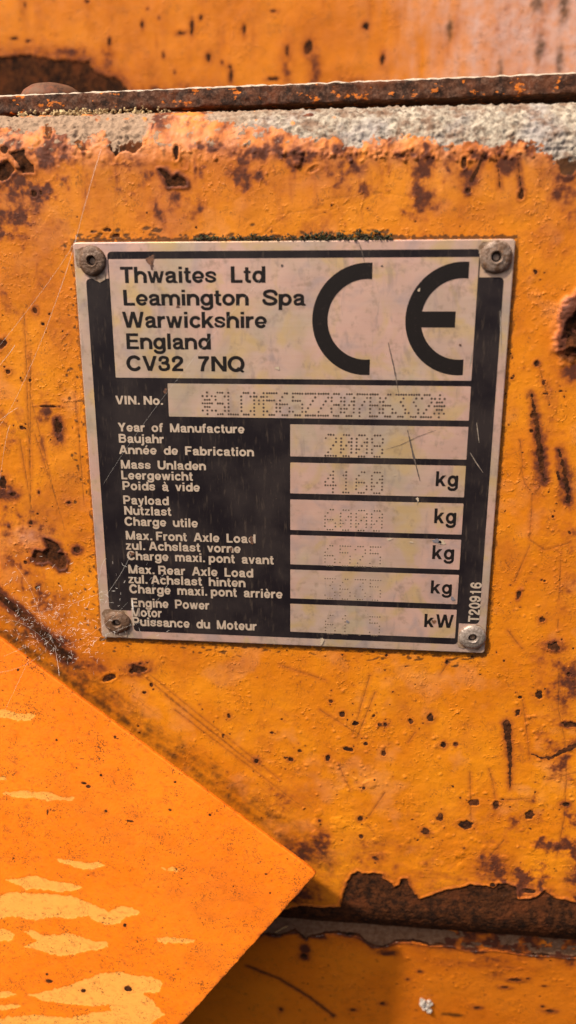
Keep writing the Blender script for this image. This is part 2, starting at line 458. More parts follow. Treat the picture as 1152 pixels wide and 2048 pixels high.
broad = fbm(X, S * .8, 14, 5, 611, .62); broad2 = fbm(X, S, 5, 4, 617, .65)
wgt = .20 + .85 * sstep(44, 74, S) + .55 * sstep(-48, -80, X) + .55 * sstep(58, 82, X) + .35 * sstep(-100, -140, S) + .45 * sstep(40, 80, X) * sstep(-60, -120, S)
pan.m['stain'] = np.maximum(pan.m['stain'], np.clip((broad * .85 + broad2 * .6 + .04) * wgt * 1.65, 0, .82))
runs = fbm(X * 1.6, S * .22, 6, 4, 655, .6) + .4 * broad2
pan.m['stain'] = np.maximum(pan.m['stain'], np.clip((runs - .02) * 1.5 * np.exp(-np.clip(eS - S, 0, 99) / 13) * (S < eS + 2), 0, .95))
pan.m['fade_glare'] = np.maximum(pan.m['fade_glare'], np.clip((fbm(X, S, 18, 4, 671, .6) - .15) * .5, 0, .14))
pan.m['grime_shade'] = np.maximum(pan.m['grime_shade'], np.clip((fbm(X, S, 3.2, 5, 641, .7) - .16) * wgt * 1.3, 0, .6))
for u, v, a, b, k in ((420, 296, 50, 14, .75), (500, 306, 60, 18, .75), (600, 312, 60, 20, .85), (700, 326, 34, 30, .85), (820, 308, 60, 12, .6), (1010, 326, 34, 30, .7), (250, 326, 60, 18, .55),
                      (120, 322, 70, 22, .75), (30, 372, 50, 46, .75), (1142, 330, 24, 44, 1.0), (960, 312, 50, 18, .7), (70, 545, 60, 60, .34), (120, 660, 40, 60, .32), (90, 450, 80, 24, .4), (1110, 470, 60, 20, .3),
                      (1120, 1180, 30, 90, .3), (70, 1200, 60, 40, .5), (560, 1600, 60, 40, .4), (1120, 1400, 30, 60, .35), (760, 1690, 120, 22, .35)):
    pan.stain(u, v, a, b, k, irr=1.3)
# --- marks round the plate, read off the photograph: (u, v, half width, half height, rotation, stain)
SP = [(70, 620, 5, 6, 0, .5), (86, 648, 4, 4, 0, .4), (3, 688, 10, 12, 0, .6), (16, 744, 6, 5, 0, .7), (116, 855, 8, 15, 0, .8), (4, 965, 9, 14, 0, .9),
      (26, 988, 7, 5, 0, .7), (78, 985, 3, 5, 0, .5), (138, 1005, 4, 4, 0, .6), (63, 1045, 5, 5, 0, .6), (154, 1100, 7, 6, 0, .7), (74, 1176, 4, 4, 0, .5),
      (52, 1125, 4, 4, 0, .6), (275, 1338, 18, 10, 15, .8), (303, 1370, 4, 4, 0, .3), (288, 1385, 4, 3, 0, .3), (661, 1403, 4, 4, 0, .3), (684, 1429, 6, 7, 0, .4),
      (711, 1446, 8, 5, 0, .5), (748, 1431, 3, 3, 0, .3), (760, 1450, 5, 4, 0, .4), (771, 1449, 4, 4, 0, .5), (822, 1444, 5, 6, 0, .5), (860, 1436, 6, 9, -10, .5),
      (886, 1489, 6, 6, 0, .5), (911, 1488, 4, 5, 0, .6), (732, 1487, 5, 5, 0, .4), (696, 1498, 10, 5, -10, .3), (767, 1505, 4, 7, 0, .4), (728, 1576, 4, 4, 0, .4),
      (1036, 1424, 5, 6, 0, .4), (1078, 1389, 7, 8, 30, .4), (1107, 1293, 13, 8, 0, .9), (893, 1324, 3, 6, 0, .6), (773, 1311, 3, 3, 0, .4), (1140, 1449, 16, 6, 0, .7),
      (720, 1637, 6, 6, 0, .4), (723, 1673, 5, 5, 0, .5), (850, 1663, 9, 7, -20, .5), (880, 1635, 6, 10, 0, .6), (931, 1649, 13, 8, 0, .4), (947, 1606, 13, 6, 0, .4),
      (991, 1609, 6, 8, 0, .5), (1058, 1631, 8, 8, 0, .6), (1131, 1609, 6, 5, 0, .6), (752, 1716, 5, 3, -20, .9), (639, 1641, 3, 3, 0, .5), (458, 1432, 4, 5, 0, .7),
      (513, 1521, 6, 6, 0, .6), (582, 1519, 6, 5, 0, .6), (599, 1502, 5, 4, 0, .4), (447, 1470, 3, 3, 0, .5), (564, 1439, 3, 2, 0, .3), (656, 1516, 5, 6, 0, .6),
      (1071, 543, 5, 4, 0, .4), (1073, 727, 6, 5, 0, .9), (1024, 756, 4, 3, 0, .5), (1022, 707, 2, 2, 0, .2), (1087, 765, 4, 5, 0, .5), (1090, 787, 6, 2, 0, .4),
      (1066, 832, 5, 4, 0, .4), (1063, 862, 5, 4, 0, .5), (1106, 1033, 3, 3, 0, .4), (1139, 1065, 4, 4, 0, .4), (1038, 1189, 4, 11, -8, .9), (1084, 1239, 5, 5, 0, .8),
      (1089, 1162, 3, 3, 0, .3), (1122, 782, 5, 2, 0, .4), (43, 855, 5, 4, 0, .3), (60, 760, 4, 4, 0, .4), (1137, 1350, 3, 4, 0, .3), (1040, 1395, 3, 3, 0, .3),
      (230, 470, 8, 4, 0, .2), (405, 473, 10, 5, 0, .2), (215, 460, 9, 4, 0, .2), (545, 1465, 3, 3, 0, .4), (770, 1340, 2, 2, 0, .3)]
for u, v, a, b, r, st in SP:
    pan.spot(u, v, a * .95, b * .95, r, halo=rng.uniform(1.2, 2.8), st=st * rng.uniform(.6, 1.15), irr=rng.uniform(.5, 1.0), lip=.07)
    for _ in range(int(rng.integers(1, 5))):
        q = max(a, b) + 3; pan.spot(u + rng.normal() * q * 1.2, v + rng.normal() * q * 1.2, rng.uniform(1.2, 3), rng.uniform(1.2, 2.4), rng.uniform(0, 180), st=.3, irr=.8, depth=.06, lip=.05, val=rng.uniform(.5, 1))
pan.poly([(90, 1077), (100, 1081), (116, 1089), (120, 1099), (112, 1105), (128, 1109), (134, 1121), (130, 1137), (120, 1139), (108, 1129), (96, 1121), (86, 1125),
          (72, 1125), (66, 1113), (72, 1101), (80, 1103), (86, 1105), (98, 1097)], irr=.35, depth=.28, lip=.2, st=.8, halo=1.6)
pan.stain(60, 1075, 34, 22, .7, field='fade_glare'); pan.stain(25, 1080, 30, 20, .3, field='fade_glare')
pan.spot(98, 813, 22, 2.4, 0, halo=1.5, st=.6); pan.stain(92, 822, 14, 20, .8); pan.stain(116, 870, 22, 34, .7); pan.stain(86, 900, 10, 40, .6)
pan.stain(10, 985, 40, 26, .8); pan.stain(58, 730, 10, 60, .45)
pan.spot(217, 1355, 17, 7, 25, st=.2, halo=.8)
pan.line([(1062, 788), (1068, 812), (1072, 835)], 1.5, 6, 'rust', 1, st=.6, halo=1.4, jit=1.4)
pan.line([(1072, 835), (1077, 868), (1080, 905)], 6, 11, 'rust', 1, st=.7, halo=1.7, jit=1.6)
pan.line([(1080, 905), (1083, 935), (1088, 960)], 12, 7, 'rust', 1, st=.8, halo=1.8, jit=1.8)
pan.line([(1119, 900), (1124, 920), (1129, 945)], 3, 9, 'rust', 1, st=.7, halo=1.6, jit=1.6); pan.line([(1129, 945), (1134, 975), (1137, 1003)], 10, 6, 'rust', 1, st=.75, halo=1.7, jit=1.8); pan.line([(1115, 945), (1118, 958)], 6, 6, 'rust', .8)
pan.stain(1075, 960, 14, 44, .65); pan.stain(1128, 985, 18, 40, .6)
pan.line([(1014, 1446), (1017, 1480), (1020, 1520), (1020, 1575)], 14, 1, 'rust', 1, st=.55, halo=1.2, jit=1.3)
pan.line([(1060, 1506), (1084, 1516), (1102, 1515), (1126, 1502), (1160, 1486)], 2, 12, 'rust', .9, st=.4, halo=1.0, jit=1.2)
for a in ([(1042, 936), (1050, 968), (1066, 987), (1090, 994)], [(1065, 987), (1062, 1040), (1059, 1077)], [(978, 1538), (986, 1566), (991, 1600)],
          [(1118, 1347), (1117, 1420), (1130, 1480), (1133, 1560), (1128, 1640), (1113, 1715)], [(1012, 1125), (1022, 1140)], [(1016, 1261), (1030, 1280), (1045, 1298)],
          [(1116, 1240), (1116, 1262)], [(48, 625), (54, 760), (60, 950)], [(60, 790), (88, 900), (115, 1010)], [(70, 870), (100, 960), (130, 1060)],
          [(150, 790), (160, 900), (168, 1010)], [(62, 700), (60, 900), (62, 1040)], [(40, 880), (62, 1010), (75, 1050)], [(740, 1350), (705, 1470)], [(750, 1385), (712, 1480)],
          [(830, 1465), (816, 1485)], [(770, 1585), (738, 1632)], [(735, 1650), (750, 1668)], [(1000, 1600), (1060, 1598)], [(940, 1545), (942, 1640)],
          [(1045, 1400), (1052, 1450), (1060, 1520)], [(1008, 1680), (985, 1705), (965, 1730)], [(676, 1525), (690, 1560), (702, 1580)], [(1060, 1080), (1090, 1100), (1140, 1085)],
          [(1122, 1115), (1118, 1200)], [(300, 1350), (560, 1560)], [(330, 1390), (520, 1540)], [(350, 1420), (600, 1610)], [(260, 1330), (470, 1500)], [(900, 1320), (880, 1350)],
          [(640, 1420), (720, 1470)], [(560, 1330), (650, 1360)], [(1095, 1560), (1152, 1545)], [(1075, 720), (1100, 810)], [(1040, 880), (1046, 935)], [(1028, 1165), (1060, 1090)]):
    pan.line(a, 2.2, 1.6, 'grime_shade', .62, st=.3, halo=.7)
# blistered places
for u, v, su, sv, c in ((1085, 1465, 30, 30, 46), (720, 1470, 34, 26, 44), (895, 1480, 20, 20, 26), (945, 1580, 16, 14, 18), (1130, 1560, 16, 40, 26), (600, 1530, 50, 40, 50),
                        (1066, 655, 8, 30, 26), (1085, 760, 18, 26, 20), (690, 1560, 40, 40, 40), (880, 1660, 60, 30, 40), (1110, 1260, 20, 40, 24), (30, 1010, 20, 50, 24),
                        (60, 1060, 30, 30, 24), (800, 1560, 120, 80, 60), (1080, 1150, 40, 120, 40), (100, 700, 40, 160, 40), (1090, 600, 40, 60, 20), (480, 1420, 120, 60, 40)):
    pan.bumps(u, v, su, sv, int(c * .6), 1.6, 3.6, .40, .08)
pan.bumps(700, 1660, 80, 60, 26, 5, 12, .13, .0)
pan.bumps(940, 1700, 90, 26, 26, 4, 9, .16, .0)
# the corroded lump at the right margin
lx, ls = panel_chart(1152, 655)
w = pan.win(lx - 16, lx + 16, ls - 16, ls + 16)
dx = (pan.X[w] - lx) / 4.6; dy = (pan.S[w] - ls) / 7.4
dd = np.sqrt(dx * dx + dy * dy) + .30 * pan.n3[w] + .12 * pan.n1[w]
pan.h[w] += 1.9 * np.exp(-((dd - .72) / .34) ** 2) + .35 * np.exp(-(dd / .35) ** 2)
pan.put('stain', w, 1.0 * np.exp(-(np.maximum(dd - .75, 0) / .32) ** 2))
pan.put('fade_glare', w, .6 * np.exp(-((dd - .95) / .18) ** 2))
pan.put('rust', w, np.maximum(sstep(.62, .45, dd) * sstep(-.35, .1, pan.n3[w] + .35 * pan.n1[w] + .25), sstep(.45, .2, np.hypot(dx + .25, dy + .55) + .2 * pan.n1[w])))
pan.spot(1148, 700, 16, 6, 0, st=.8, lip=.3)
pan.stain(1140, 745, 26, 24, .85); pan.stain(1150, 600, 14, 14, .7)
# bottom: paint lost along the lower roll
BP = [(320, 378), (335, 320), (345, 290), (365, 260), (380, 255), (400, 262), (440, 258), (465, 265), (470, 280), (500, 295), (510, 310), (530, 300), (535, 280), (555, 278),
      (560, 300), (575, 320), (590, 340), (600, 352), (640, 340), (700, 318), (740, 312), (780, 298), (830, 305), (860, 310), (880, 295), (910, 298), (940, 310), (945, 350),
      (970, 352), (1010, 345), (1040, 320), (1060, 335), (1080, 350), (1120, 355), (1152, 365), (1220, 370)]
BPp = [(500 + a / 1.767, 1600 + b / 1.767) for a, b in BP]
pts = [(540, 1838), (560, 1822), (600, 1812), (640, 1816)] + BPp
bot = [(1200, 1915), (1200, 1990), (540, 1990)]
class _c: pass
_old = pan.chart
def _ch(u, v):
    if v > 1900: return at(u, 1860)[0], YB - 30
    return panel_chart(u, v)
pan.chart = _ch
pan.poly(pts + bot, irr=.5, depth=.22, lip=.28, st=.55, halo=2.0)
pan.chart = _old
w = pan.win(-200, 200, YB - 60, YB - 13)
pan.put('rust', w, sstep(YB - 13, YB - 16, pan.S[w] + pan.n3[w]) * .9)
pan.stain(985, 1740, 40, 34, .85); pan.stain(965, 1720, 10, 26, .7); pan.stain(1060, 1780, 70, 20, .6); pan.stain(752, 1712, 26, 20, .55); pan.stain(640, 1690, 26, 40, .85)
pan.stain(1150, 1760, 26, 40, .7); pan.stain(600, 1790, 60, 34, .75)
for u, v, a, b in ((1005, 1785, 9, 10), (1058, 1782, 13, 5), (1090, 1790, 9, 4), (985, 1770, 6, 4)): pan.spot(u, v, a, b, st=.4, val=.8)
pan.h -= 0
# grime plus painted shade along the flap's edge, and dirt caught round the plate
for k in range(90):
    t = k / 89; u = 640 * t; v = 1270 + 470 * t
    pan.stain(u + 8, v - 6, 28, 14, .66 - .22 * t, -38, 'grime_shade', 1.0); pan.stain(u + 26, v - 21, 40, 26, .52 - .15 * t, -38, 'grime_shade', 1.1)
for k in range(26):
    t = rng.uniform(.1, .8); o = rng.uniform(5, 52); L = rng.uniform(40, 150); u = 640 * t + o * .8; v = 1270 + 470 * t - o
    pan.line([(u, v), (u + L * .80, v + L * .60)], 1.6, 1.0, 'grime_shade', .5, depth=.02)
pan.line([(-10, 1185), (40, 1225), (90, 1272), (135, 1315)], 14, 22, 'rust', .85, st=.8, halo=2.2, jit=1.2)
pan.stain(130, 1285, 30, 18, 1.0); pan.stain(80, 1270, 60, 34, .7); pan.stain(180, 1330, 60, 26, .6)
pan.stain(600, 1705, 40, 34, .9); pan.stain(230, 1400, 30, 26, .4)
for (u0, v0), (u1, v1), amt in (((148, 482), (1032, 475), .9), ((146, 480), (204, 1276), .62), ((204, 1277), (970, 1309), .75), ((1035, 478), (973, 1305), .6)):
    pan.line([(u0, v0), (u1, v1)], 9, 9, 'grime_shade', amt, jit=2.6, depth=.0)
for _ in range(70):
    t = rng.random(); u = 150 + 56 * t - abs(rng.normal()) * 16 - 5; v = 490 + 785 * t
    pan.spot(u, v, rng.uniform(1.5, 6), rng.uniform(1, 3.5), rng.uniform(0, 180), st=.15, irr=.9, depth=.03, lip=.04, field='grime_shade', val=.9)
for _ in range(60):
    t = rng.random(); u = 210 + 750 * t; v = 1276 + 34 * t + abs(rng.normal()) * 12 + 4
    pan.spot(u, v, rng.uniform(2, 10), rng.uniform(1, 3), rng.uniform(-20, 20), st=.1, irr=.9, depth=.03, lip=.03, field='grime_shade', val=.85)
for _ in range(60):
    t = rng.random(); u = 150 + 640 * t; v = 480 - abs(rng.normal()) * 9 - 3
    pan.spot(u, v, rng.uniform(2, 10), rng.uniform(1.5, 4), rng.uniform(-20, 20), st=.12, irr=.9, depth=.02, lip=.05, field='grime_shade', val=.9)
for _ in range(420):
    u = rng.uniform(0, 1152); v = rng.uniform(380, 1760)
    pan.spot(u, v, rng.uniform(1.0, 3.2), rng.uniform(1.0, 2.6), rng.uniform(0, 180), st=.35 * rng.random(), irr=.7, depth=.05, lip=.06, field='rust', val=rng.uniform(.5, 1))
for _ in range(60):
    u = rng.uniform(0, 1152); v = rng.uniform(330, 1700); a = rng.normal() * .35 + (1.5 if rng.random() < .6 else .6); L = rng.uniform(15, 70)
    pan.line([(u, v), (u + L * math.cos(a) * .6, v + L * math.sin(a))], 1.2, .8, 'grime_shade', .42, depth=.02)
body = pan.build('body_panel', panel_pos, panel_nor, ORANGE)
tag(body, 'weathered orange steel body panel with rusty rolled edges behind the data plate', 'panel', kind='structure')

# ================================================================== THE REAR PANEL above and behind
ZR = -140.0
def rear_chart(u, v): p = at(u, v, ZR); return p[0], p[1]
rear = Sheet(axis(-200, -125, 108, 190, .6, 5), axis(40, 98, 172, 240, .6, 5), rear_chart, lambda u, v: 5.0)
rear.h += .25 * rear.n9 + .06 * rear.n3
rear.poly([(-60, 112), (0, 116), (60, 110), (100, 118), (130, 120), (178, 124), (186, 140), (205, 150), (238, 158), (262, 190), (262, 240), (-60, 240)], irr=.8, depth=.3, lip=.2, st=.6, halo=5)
rear.stain(330, 190, 130, 22, .75); rear.stain(215, 115, 16, 24, .8); rear.stain(140, 105, 60, 14, .6); rear.stain(300, 150, 40, 40, .35)
for u, v, a, b in ((618, 95, 11, 17), (383, 55, 5, 15), (362, 66, 10, 4), (417, 115, 6, 9), (459, 132, 5, 4), (444, 125, 3, 4), (462, 152, 5, 12), (402, 36, 4, 5), (327, 110, 4, 6),
                   (285, 50, 4, 8), (547, 22, 7, 3), (318, 36, 3, 3), (50, 10, 3, 5), (30, 76, 6, 3), (56, 82, 7, 3), (174, 3, 5, 4), (732, 52, 7, 7), (219, 82, 4, 8), (765, 118, 5, 12),
                   (295, 18, 3, 3), (350, 145, 3, 4), (488, 60, 5, 10), (575, 100, 4, 12), (545, 158, 14, 4)):
    rear.spot(u, v, a * .8, b * .8, st=.55, halo=1.8, lip=.03, irr=.8)
for u, v, a, b, s_ in ((575, 130, 16, 50, .55), (630, 140, 16, 36, .7), (640, 60, 60, 30, .2), (500, 30, 40, 50, .2), (700, 160, 60, 18, .35)): rear.stain(u, v, a, b, s_)
for _ in range(60):
    u = rng.uniform(0, 1152); v = rng.uniform(0, 180); rear.stain(u, v, rng.uniform(3, 12), rng.uniform(14, 50), rng.uniform(.1, .35))
for u, v, a, b in ((1075, 5, 14, 22), (1128, 20, 14, 40), (1120, 120, 10, 34), (1000, 140, 8, 30), (900, 60, 8, 24), (1080, 95, 12, 34)): rear.stain(u, v, a, b, .75, field='grime_shade')
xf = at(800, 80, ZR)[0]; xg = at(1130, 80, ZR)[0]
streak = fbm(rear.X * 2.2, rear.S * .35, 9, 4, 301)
rear.m['fade_glare'] = np.clip(sstep(xf - 22, xg + 8, rear.X + 12 * rear.n9 + 9 * streak + .35 * (rear.S - 135)) * 1.0 + .25 * streak * sstep(xf - 20, xf + 20, rear.X), 0, .85)  # pale glare painted into the colour towards the right
def rear_pos(X, S): return X, S, np.full_like(X, ZR)
def rear_nor(X, S): return np.zeros_like(X), np.zeros_like(X), np.ones_like(X)
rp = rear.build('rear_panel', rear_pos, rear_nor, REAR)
tag(rp, 'blurred orange steel panel rising behind the rusty bar, with pale glare painted in at right', 'panel', kind='structure')

# ================================================================== RUSTY FLAT BAR lying behind the upper roll
def bar_material():
    n = NB('rusty_bar')
    col = rust_color(n, 1.35)
    flake = n.ramp(n.noise(4.2, 4, .65, n.mapping((1, 1, 1.6))), .60, .64)
    col = n.mix(flake, col, (.60, .155, .012))
    col = n.mix(n.ramp(n.math('ADD', n.attr('edge'), n.math('MULTIPLY', n.math('SUBTRACT', n.noise(1.6, 4, .7), .5), 1.0)), .45, .8), col, (.50, .40, .30))  # sunlit line along the top edge painted in as pale dust
    top = n.ramp(n.noise(1.1, 4, .7), .45, .7)
    col = n.mix(n.math('MULTIPLY', top, .35), col, (.20, .14, .105))
    h = n.noise(.8, 5, .7)
    return n.done(col, .85, 0.0, n.bump(h, .35, 1.0), .25)
BARM = bar_material()
def bar_mesh():
    xs = np.arange(-135, 136, .8)
    # cross-section (y, z) from the back underside round the front face to the back of the top
    sec = [(0.0, -28), (0.0, -10), (0.0, -.6), (.06, -.18), (.22, -.02), (1.2, 0), (2.0, 0), (2.8, 0), (3.6, 0), (4.25, 0), (4.4, -.10), (4.72, -.62), (4.8, -1.2), (4.8, -10), (4.8, -28)]
    V = []; Fs = []
    zf = -17.0
    for i, x in enumerate(xs):
        yb = bar_y(x)
        for j, (y, z) in enumerate(sec):
            k = 1.0 if 1 < j < 13 else 0
            n_ = float(fbm(np.array([x]), np.array([j * .9]), 2.2, 3, 5)[0])
            n2 = float(fbm(np.array([x * .5]), np.array([j * 3.1]), 4, 2, 9)[0])
            V.append((x, yb + y + k * .22 * n_ * (1 if j > 8 or j < 4 else .4), zf + z + k * (.35 * n_ + .3 * n2)))
        if i:
            m = len(sec); a = (i - 1) * m; b = i * m
            for j in range(m - 1): Fs.append((a + j, b + j, b + j + 1, a + j + 1))
    me = mesh_mm('flat_bar', V, Fs, True)
    at_ = me.attributes.new('edge', 'FLOAT', 'POINT')
    at_.data.foreach_set('value', [1.0 if j in (10, 11, 12) else 0.0 for _ in xs for j in range(len(sec))])
    return me
_pl = at(0, 229, -17); _pr = at(1152, 186, -17)
def bar_y(x): return _pl[1] + (x - _pl[0]) * (_pr[1] - _pl[1]) / (_pr[0] - _pl[0])
bar = link('flat_bar', bar_mesh(), BARM)
tag(bar, 'thin dark rusty steel bar running along the top of the orange panel', 'bar')

# bolt head resting on the bar
def lathe(prof_, seg, jit=0, seed=0, cx=0, cy=0, cz=0, axis_='z', sx=1, sy=1):
    V = []; Fs = []; rn = random.Random(seed)
    m = len(prof_)
    for k in range(seg):
        a = 2 * math.pi * k / seg
        for j, (r, z) in enumerate(prof_):
            q = 1 + jit * (math.sin(a * 3 + seed + j * .6) * .6 + rn.uniform(-.5, .5))
            x, y = r * q * math.cos(a) * sx, r * q * math.sin(a) * sy
            zz = z * (1 + jit * rn.uniform(-.5, .5))
            if axis_ == 'z': V.append((cx + x, cy + y, cz + zz))
            else: V.append((cx + x, cy + zz, cz - y))
    for k in range(seg):
        b = (k + 1) % seg
        for j in range(m - 1): Fs.append((k * m + j, b * m + j, b * m + j + 1, k * m + j + 1))
    V.append(tuple(np.mean([V[k * m + m - 1] for k in range(seg)], 0)))
    c = len(V) - 1
    for k in range(seg): Fs.append((k * m + m - 1, ((k + 1) % seg) * m + m - 1, c))
    return V, Fs
def simple_rust(name, d, mixc=None):
    n = NB(name); col = rust_color(n, d)
    if mixc: col = n.mix(n.ramp(n.noise(3, 3, .6), .4, .65), col, mixc)
    return n.done(col, .7, 0, n.bump(n.noise(.7, 4, .7), .2, .8), .3)
bx = at(105, 188, -30)
V, Fs = lathe([(8.8, 0), (9.0, .6), (8.8, 1.6), (7.8, 3.0), (6.0, 4.2), (3.4, 4.9), (1.2, 5.1)], 40, .008, 3, bx[0], bar_y(bx[0]) + 4.75, -30, 'y')
bolt = link('bolt_head', mesh_mm('bolt_head', V, Fs, True), simple_rust('bolt_rust', 1.9, (.14, .062, .028)))
tag(bolt, 'domed rusty bolt head half hidden behind the rusty bar at top left', 'bolt')

# ================================================================== LOWER PANEL with a bare steel lip under the lower roll
ZL = -9.0; YL0 = -150.0; LIP = 16.5; TILT = math.radians(12)
def low_prof(s):       # s runs downwards from the hidden top edge
    b = np.clip((s - LIP) / 2.2, 0, TILT)
    sb = np.clip(s - LIP, 0, 2.2 * TILT)
    y = YL0 - np.minimum(s, LIP) - 2.2 * np.sin(b) - np.maximum(s - LIP - 2.2 * TILT, 0) * math.cos(TILT)
    z = ZL - 2.2 * (1 - np.cos(b)) - np.maximum(s - LIP - 2.2 * TILT, 0) * math.sin(TILT)
    return y, z, -np.sin(b), np.cos(b)
_ls = np.linspace(0, 190, 5000); _ly, _lz, _, _ = low_prof(_ls)
def low_chart(u, v):
    p = at(u, v); r = p - CP; t = (_lz - CP[2]) / r[2]
    i = int(np.argmin(np.abs(CP[1] + t * r[1] - _ly)))
    return CP[0] + t[i] * r[0], _ls[i]
lo = Sheet(axis(-130, -60, 104, 140, .32, 3), axis(0, 4, 62, 190, .3, 3), low_chart, lambda u, v: 6.0)
lo.h += .12 * lo.n9 + .05 * lo.n3
lipedge = [(500, 1868), (560, 1872), (590, 1862), (612, 1880), (625, 1872), (680, 1866), (720, 1874), (745, 1892), (765, 1896), (790, 1884), (830, 1884), (860, 1892), (900, 1890), (930, 1902),
           (990, 1900), (1040, 1908), (1100, 1912), (1152, 1916)]
E2 = np.array([low_chart(u, v) for u, v in lipedge])
d2 = np.interp(lo.X, E2[:, 0], E2[:, 1]) - lo.S + .35 * lo.n1 + .3 * lo.n3
bare = sstep(-.2, .2, d2)
# islands of paint left on the lip at the right
xr = at(905, 1880)[0]
xq = at(1010, 1885)[0]
keep = sstep(.05, .25, fbm(lo.X * .7, lo.S * 1.2, 4, 4, 411, .6) + .42 * sstep(xr - 2, xr + 1, lo.X) - .30 * sstep(xq - 3, xq + 3, lo.X) - .04) * sstep(xr - 3, xr + 1, lo.X)
lo.m['rust'] = bare * (1 - keep) * .95
lo.m['steel'] = bare * (1 - keep) * sstep(.6, 1.2, d2 + .5 * lo.n3)
lo.h += -.22 * bare * (1 - keep) + .22 * np.exp(-((d2 + .35) / .3) ** 2)
lo.m['crust'] = .62 * np.exp(-((d2 + .15) / .22) ** 2) * sstep(-.1, .35, lo.n3 + .1)
lo.m['stain'] = np.clip(.95 * np.exp(-np.clip(-d2, 0, 99) / 2.6) * (.75 + .8 * lo.n3), 0, 1)
lo.stain(610, 1900, 12, 26, 1.0); lo.stain(608, 1915, 12, 12, 1.0); lo.stain(770, 1905, 30, 12, .9); lo.stain(990, 1950, 20, 20, .5); lo.stain(905, 2030, 26, 8, 1.0, field='grime_shade')
lo.stain(985, 1920, 40, 18, .6); lo.stain(1140, 1925, 16, 16, .9); lo.stain(960, 1930, 120, 16, .4)
lo.line([(495, 1932), (560, 1958), (620, 1995), (668, 2032)], 3.0, 4.5, 'grime_shade', 1.0, st=.6, halo=1.0, depth=.12)
lo.line([(640, 2040), (760, 2030)], 1.6, 1.2, 'grime_shade', .6)
for u, v, a, b in ((706, 2020, 6, 4), (765, 2007, 5, 4), (840, 1943, 4, 3), (1088, 1972, 4, 2), (1056, 1957, 3, 3), (815, 1958, 3, 3), (1145, 1905, 8, 6), (1030, 1960, 12, 5), (1085, 2012, 3, 3),
                   (608, 1912, 7, 8), (955, 2015, 6, 4), (1100, 2022, 9, 5), (1010, 1975, 8, 4), (562, 2018, 4, 5)): lo.spot(u, v, a, b, st=.6)
for u, v in ((560, 1940), (640, 1950), (760, 1900), (1000, 1930), (1120, 1960), (900, 1960), (1060, 1930)): lo.bumps(u, v, 40, 20, 12, 1.5, 4, .25)
for _ in range(90):
    u = rng.uniform(480, 1152); v = rng.uniform(1915, 2048)
    lo.spot(u, v, rng.uniform(1, 3), rng.uniform(1, 2.4), 0, st=.3 * rng.random(), depth=.04, lip=.05, val=rng.uniform(.5, 1))
def low_pos(X, S):
    y, z, _, _ = low_prof(S); return X, y, z
def low_nor(X, S):
    _, _, ny, nz = low_prof(S); return np.zeros_like(X), ny, nz
# s runs down: flip rows so that the faces look outwards
lo.xs = lo.xs; lo.X = lo.X[::-1]; lo.S = lo.S[::-1]; lo.h = lo.h[::-1]
for k in MASKS: lo.m[k] = lo.m[k][::-1]
lp = lo.build('lower_panel', low_pos, low_nor, LOWM)
tag(lp, 'shaded orange steel panel with a bare brown lip under the rolled edge', 'panel', kind='structure')

# ================================================================== THE FLAP at lower left: thick orange plate standing off the panel
FN = np.array([.03, .10, 1.0]); FN /= np.linalg.norm(FN)
F0 = at(634, 1747, 15.0)
e1 = at_plane(0, 1277, F0, FN) - F0; e1 /= np.linalg.norm(e1)
e2 = at_plane(402, 2048, F0, FN) - F0; e2 -= e1 * (e1 @ e2); e2 /= np.linalg.norm(e2)
def flap_chart(u, v):
    p = at_plane(u, v, F0, FN) - F0
    return p @ e1, p @ e2
RE = .35; TH = 1.3
def wrap(t):
    a = np.clip(-(t - RE) / RE, 0, math.pi / 2)
    d = np.where(t > RE, t, RE - RE * np.sin(a))
    z = -RE * (1 - np.cos(a)) - np.maximum(-(t - RE) - RE * math.pi / 2, 0)
    return d, z, np.sin(a), np.cos(a)
fl = Sheet(np.r_[np.linspace(-TH - .2, 1, 20)[:-1], np.linspace(1, 132, 440), np.arange(134, 260, 4)],
           np.r_[np.linspace(-TH - .2, 1, 20)[:-1], np.linspace(1, 100, 335), np.arange(102, 250, 4)], flap_chart, lambda u, v: 6.6)
fl.h += .09 * fl.n9 + .025 * fl.n3 + .012 * fl.n1
def Z(*p): return [(a / 1.745, 1250 + b / 1.745) for a, b in p]
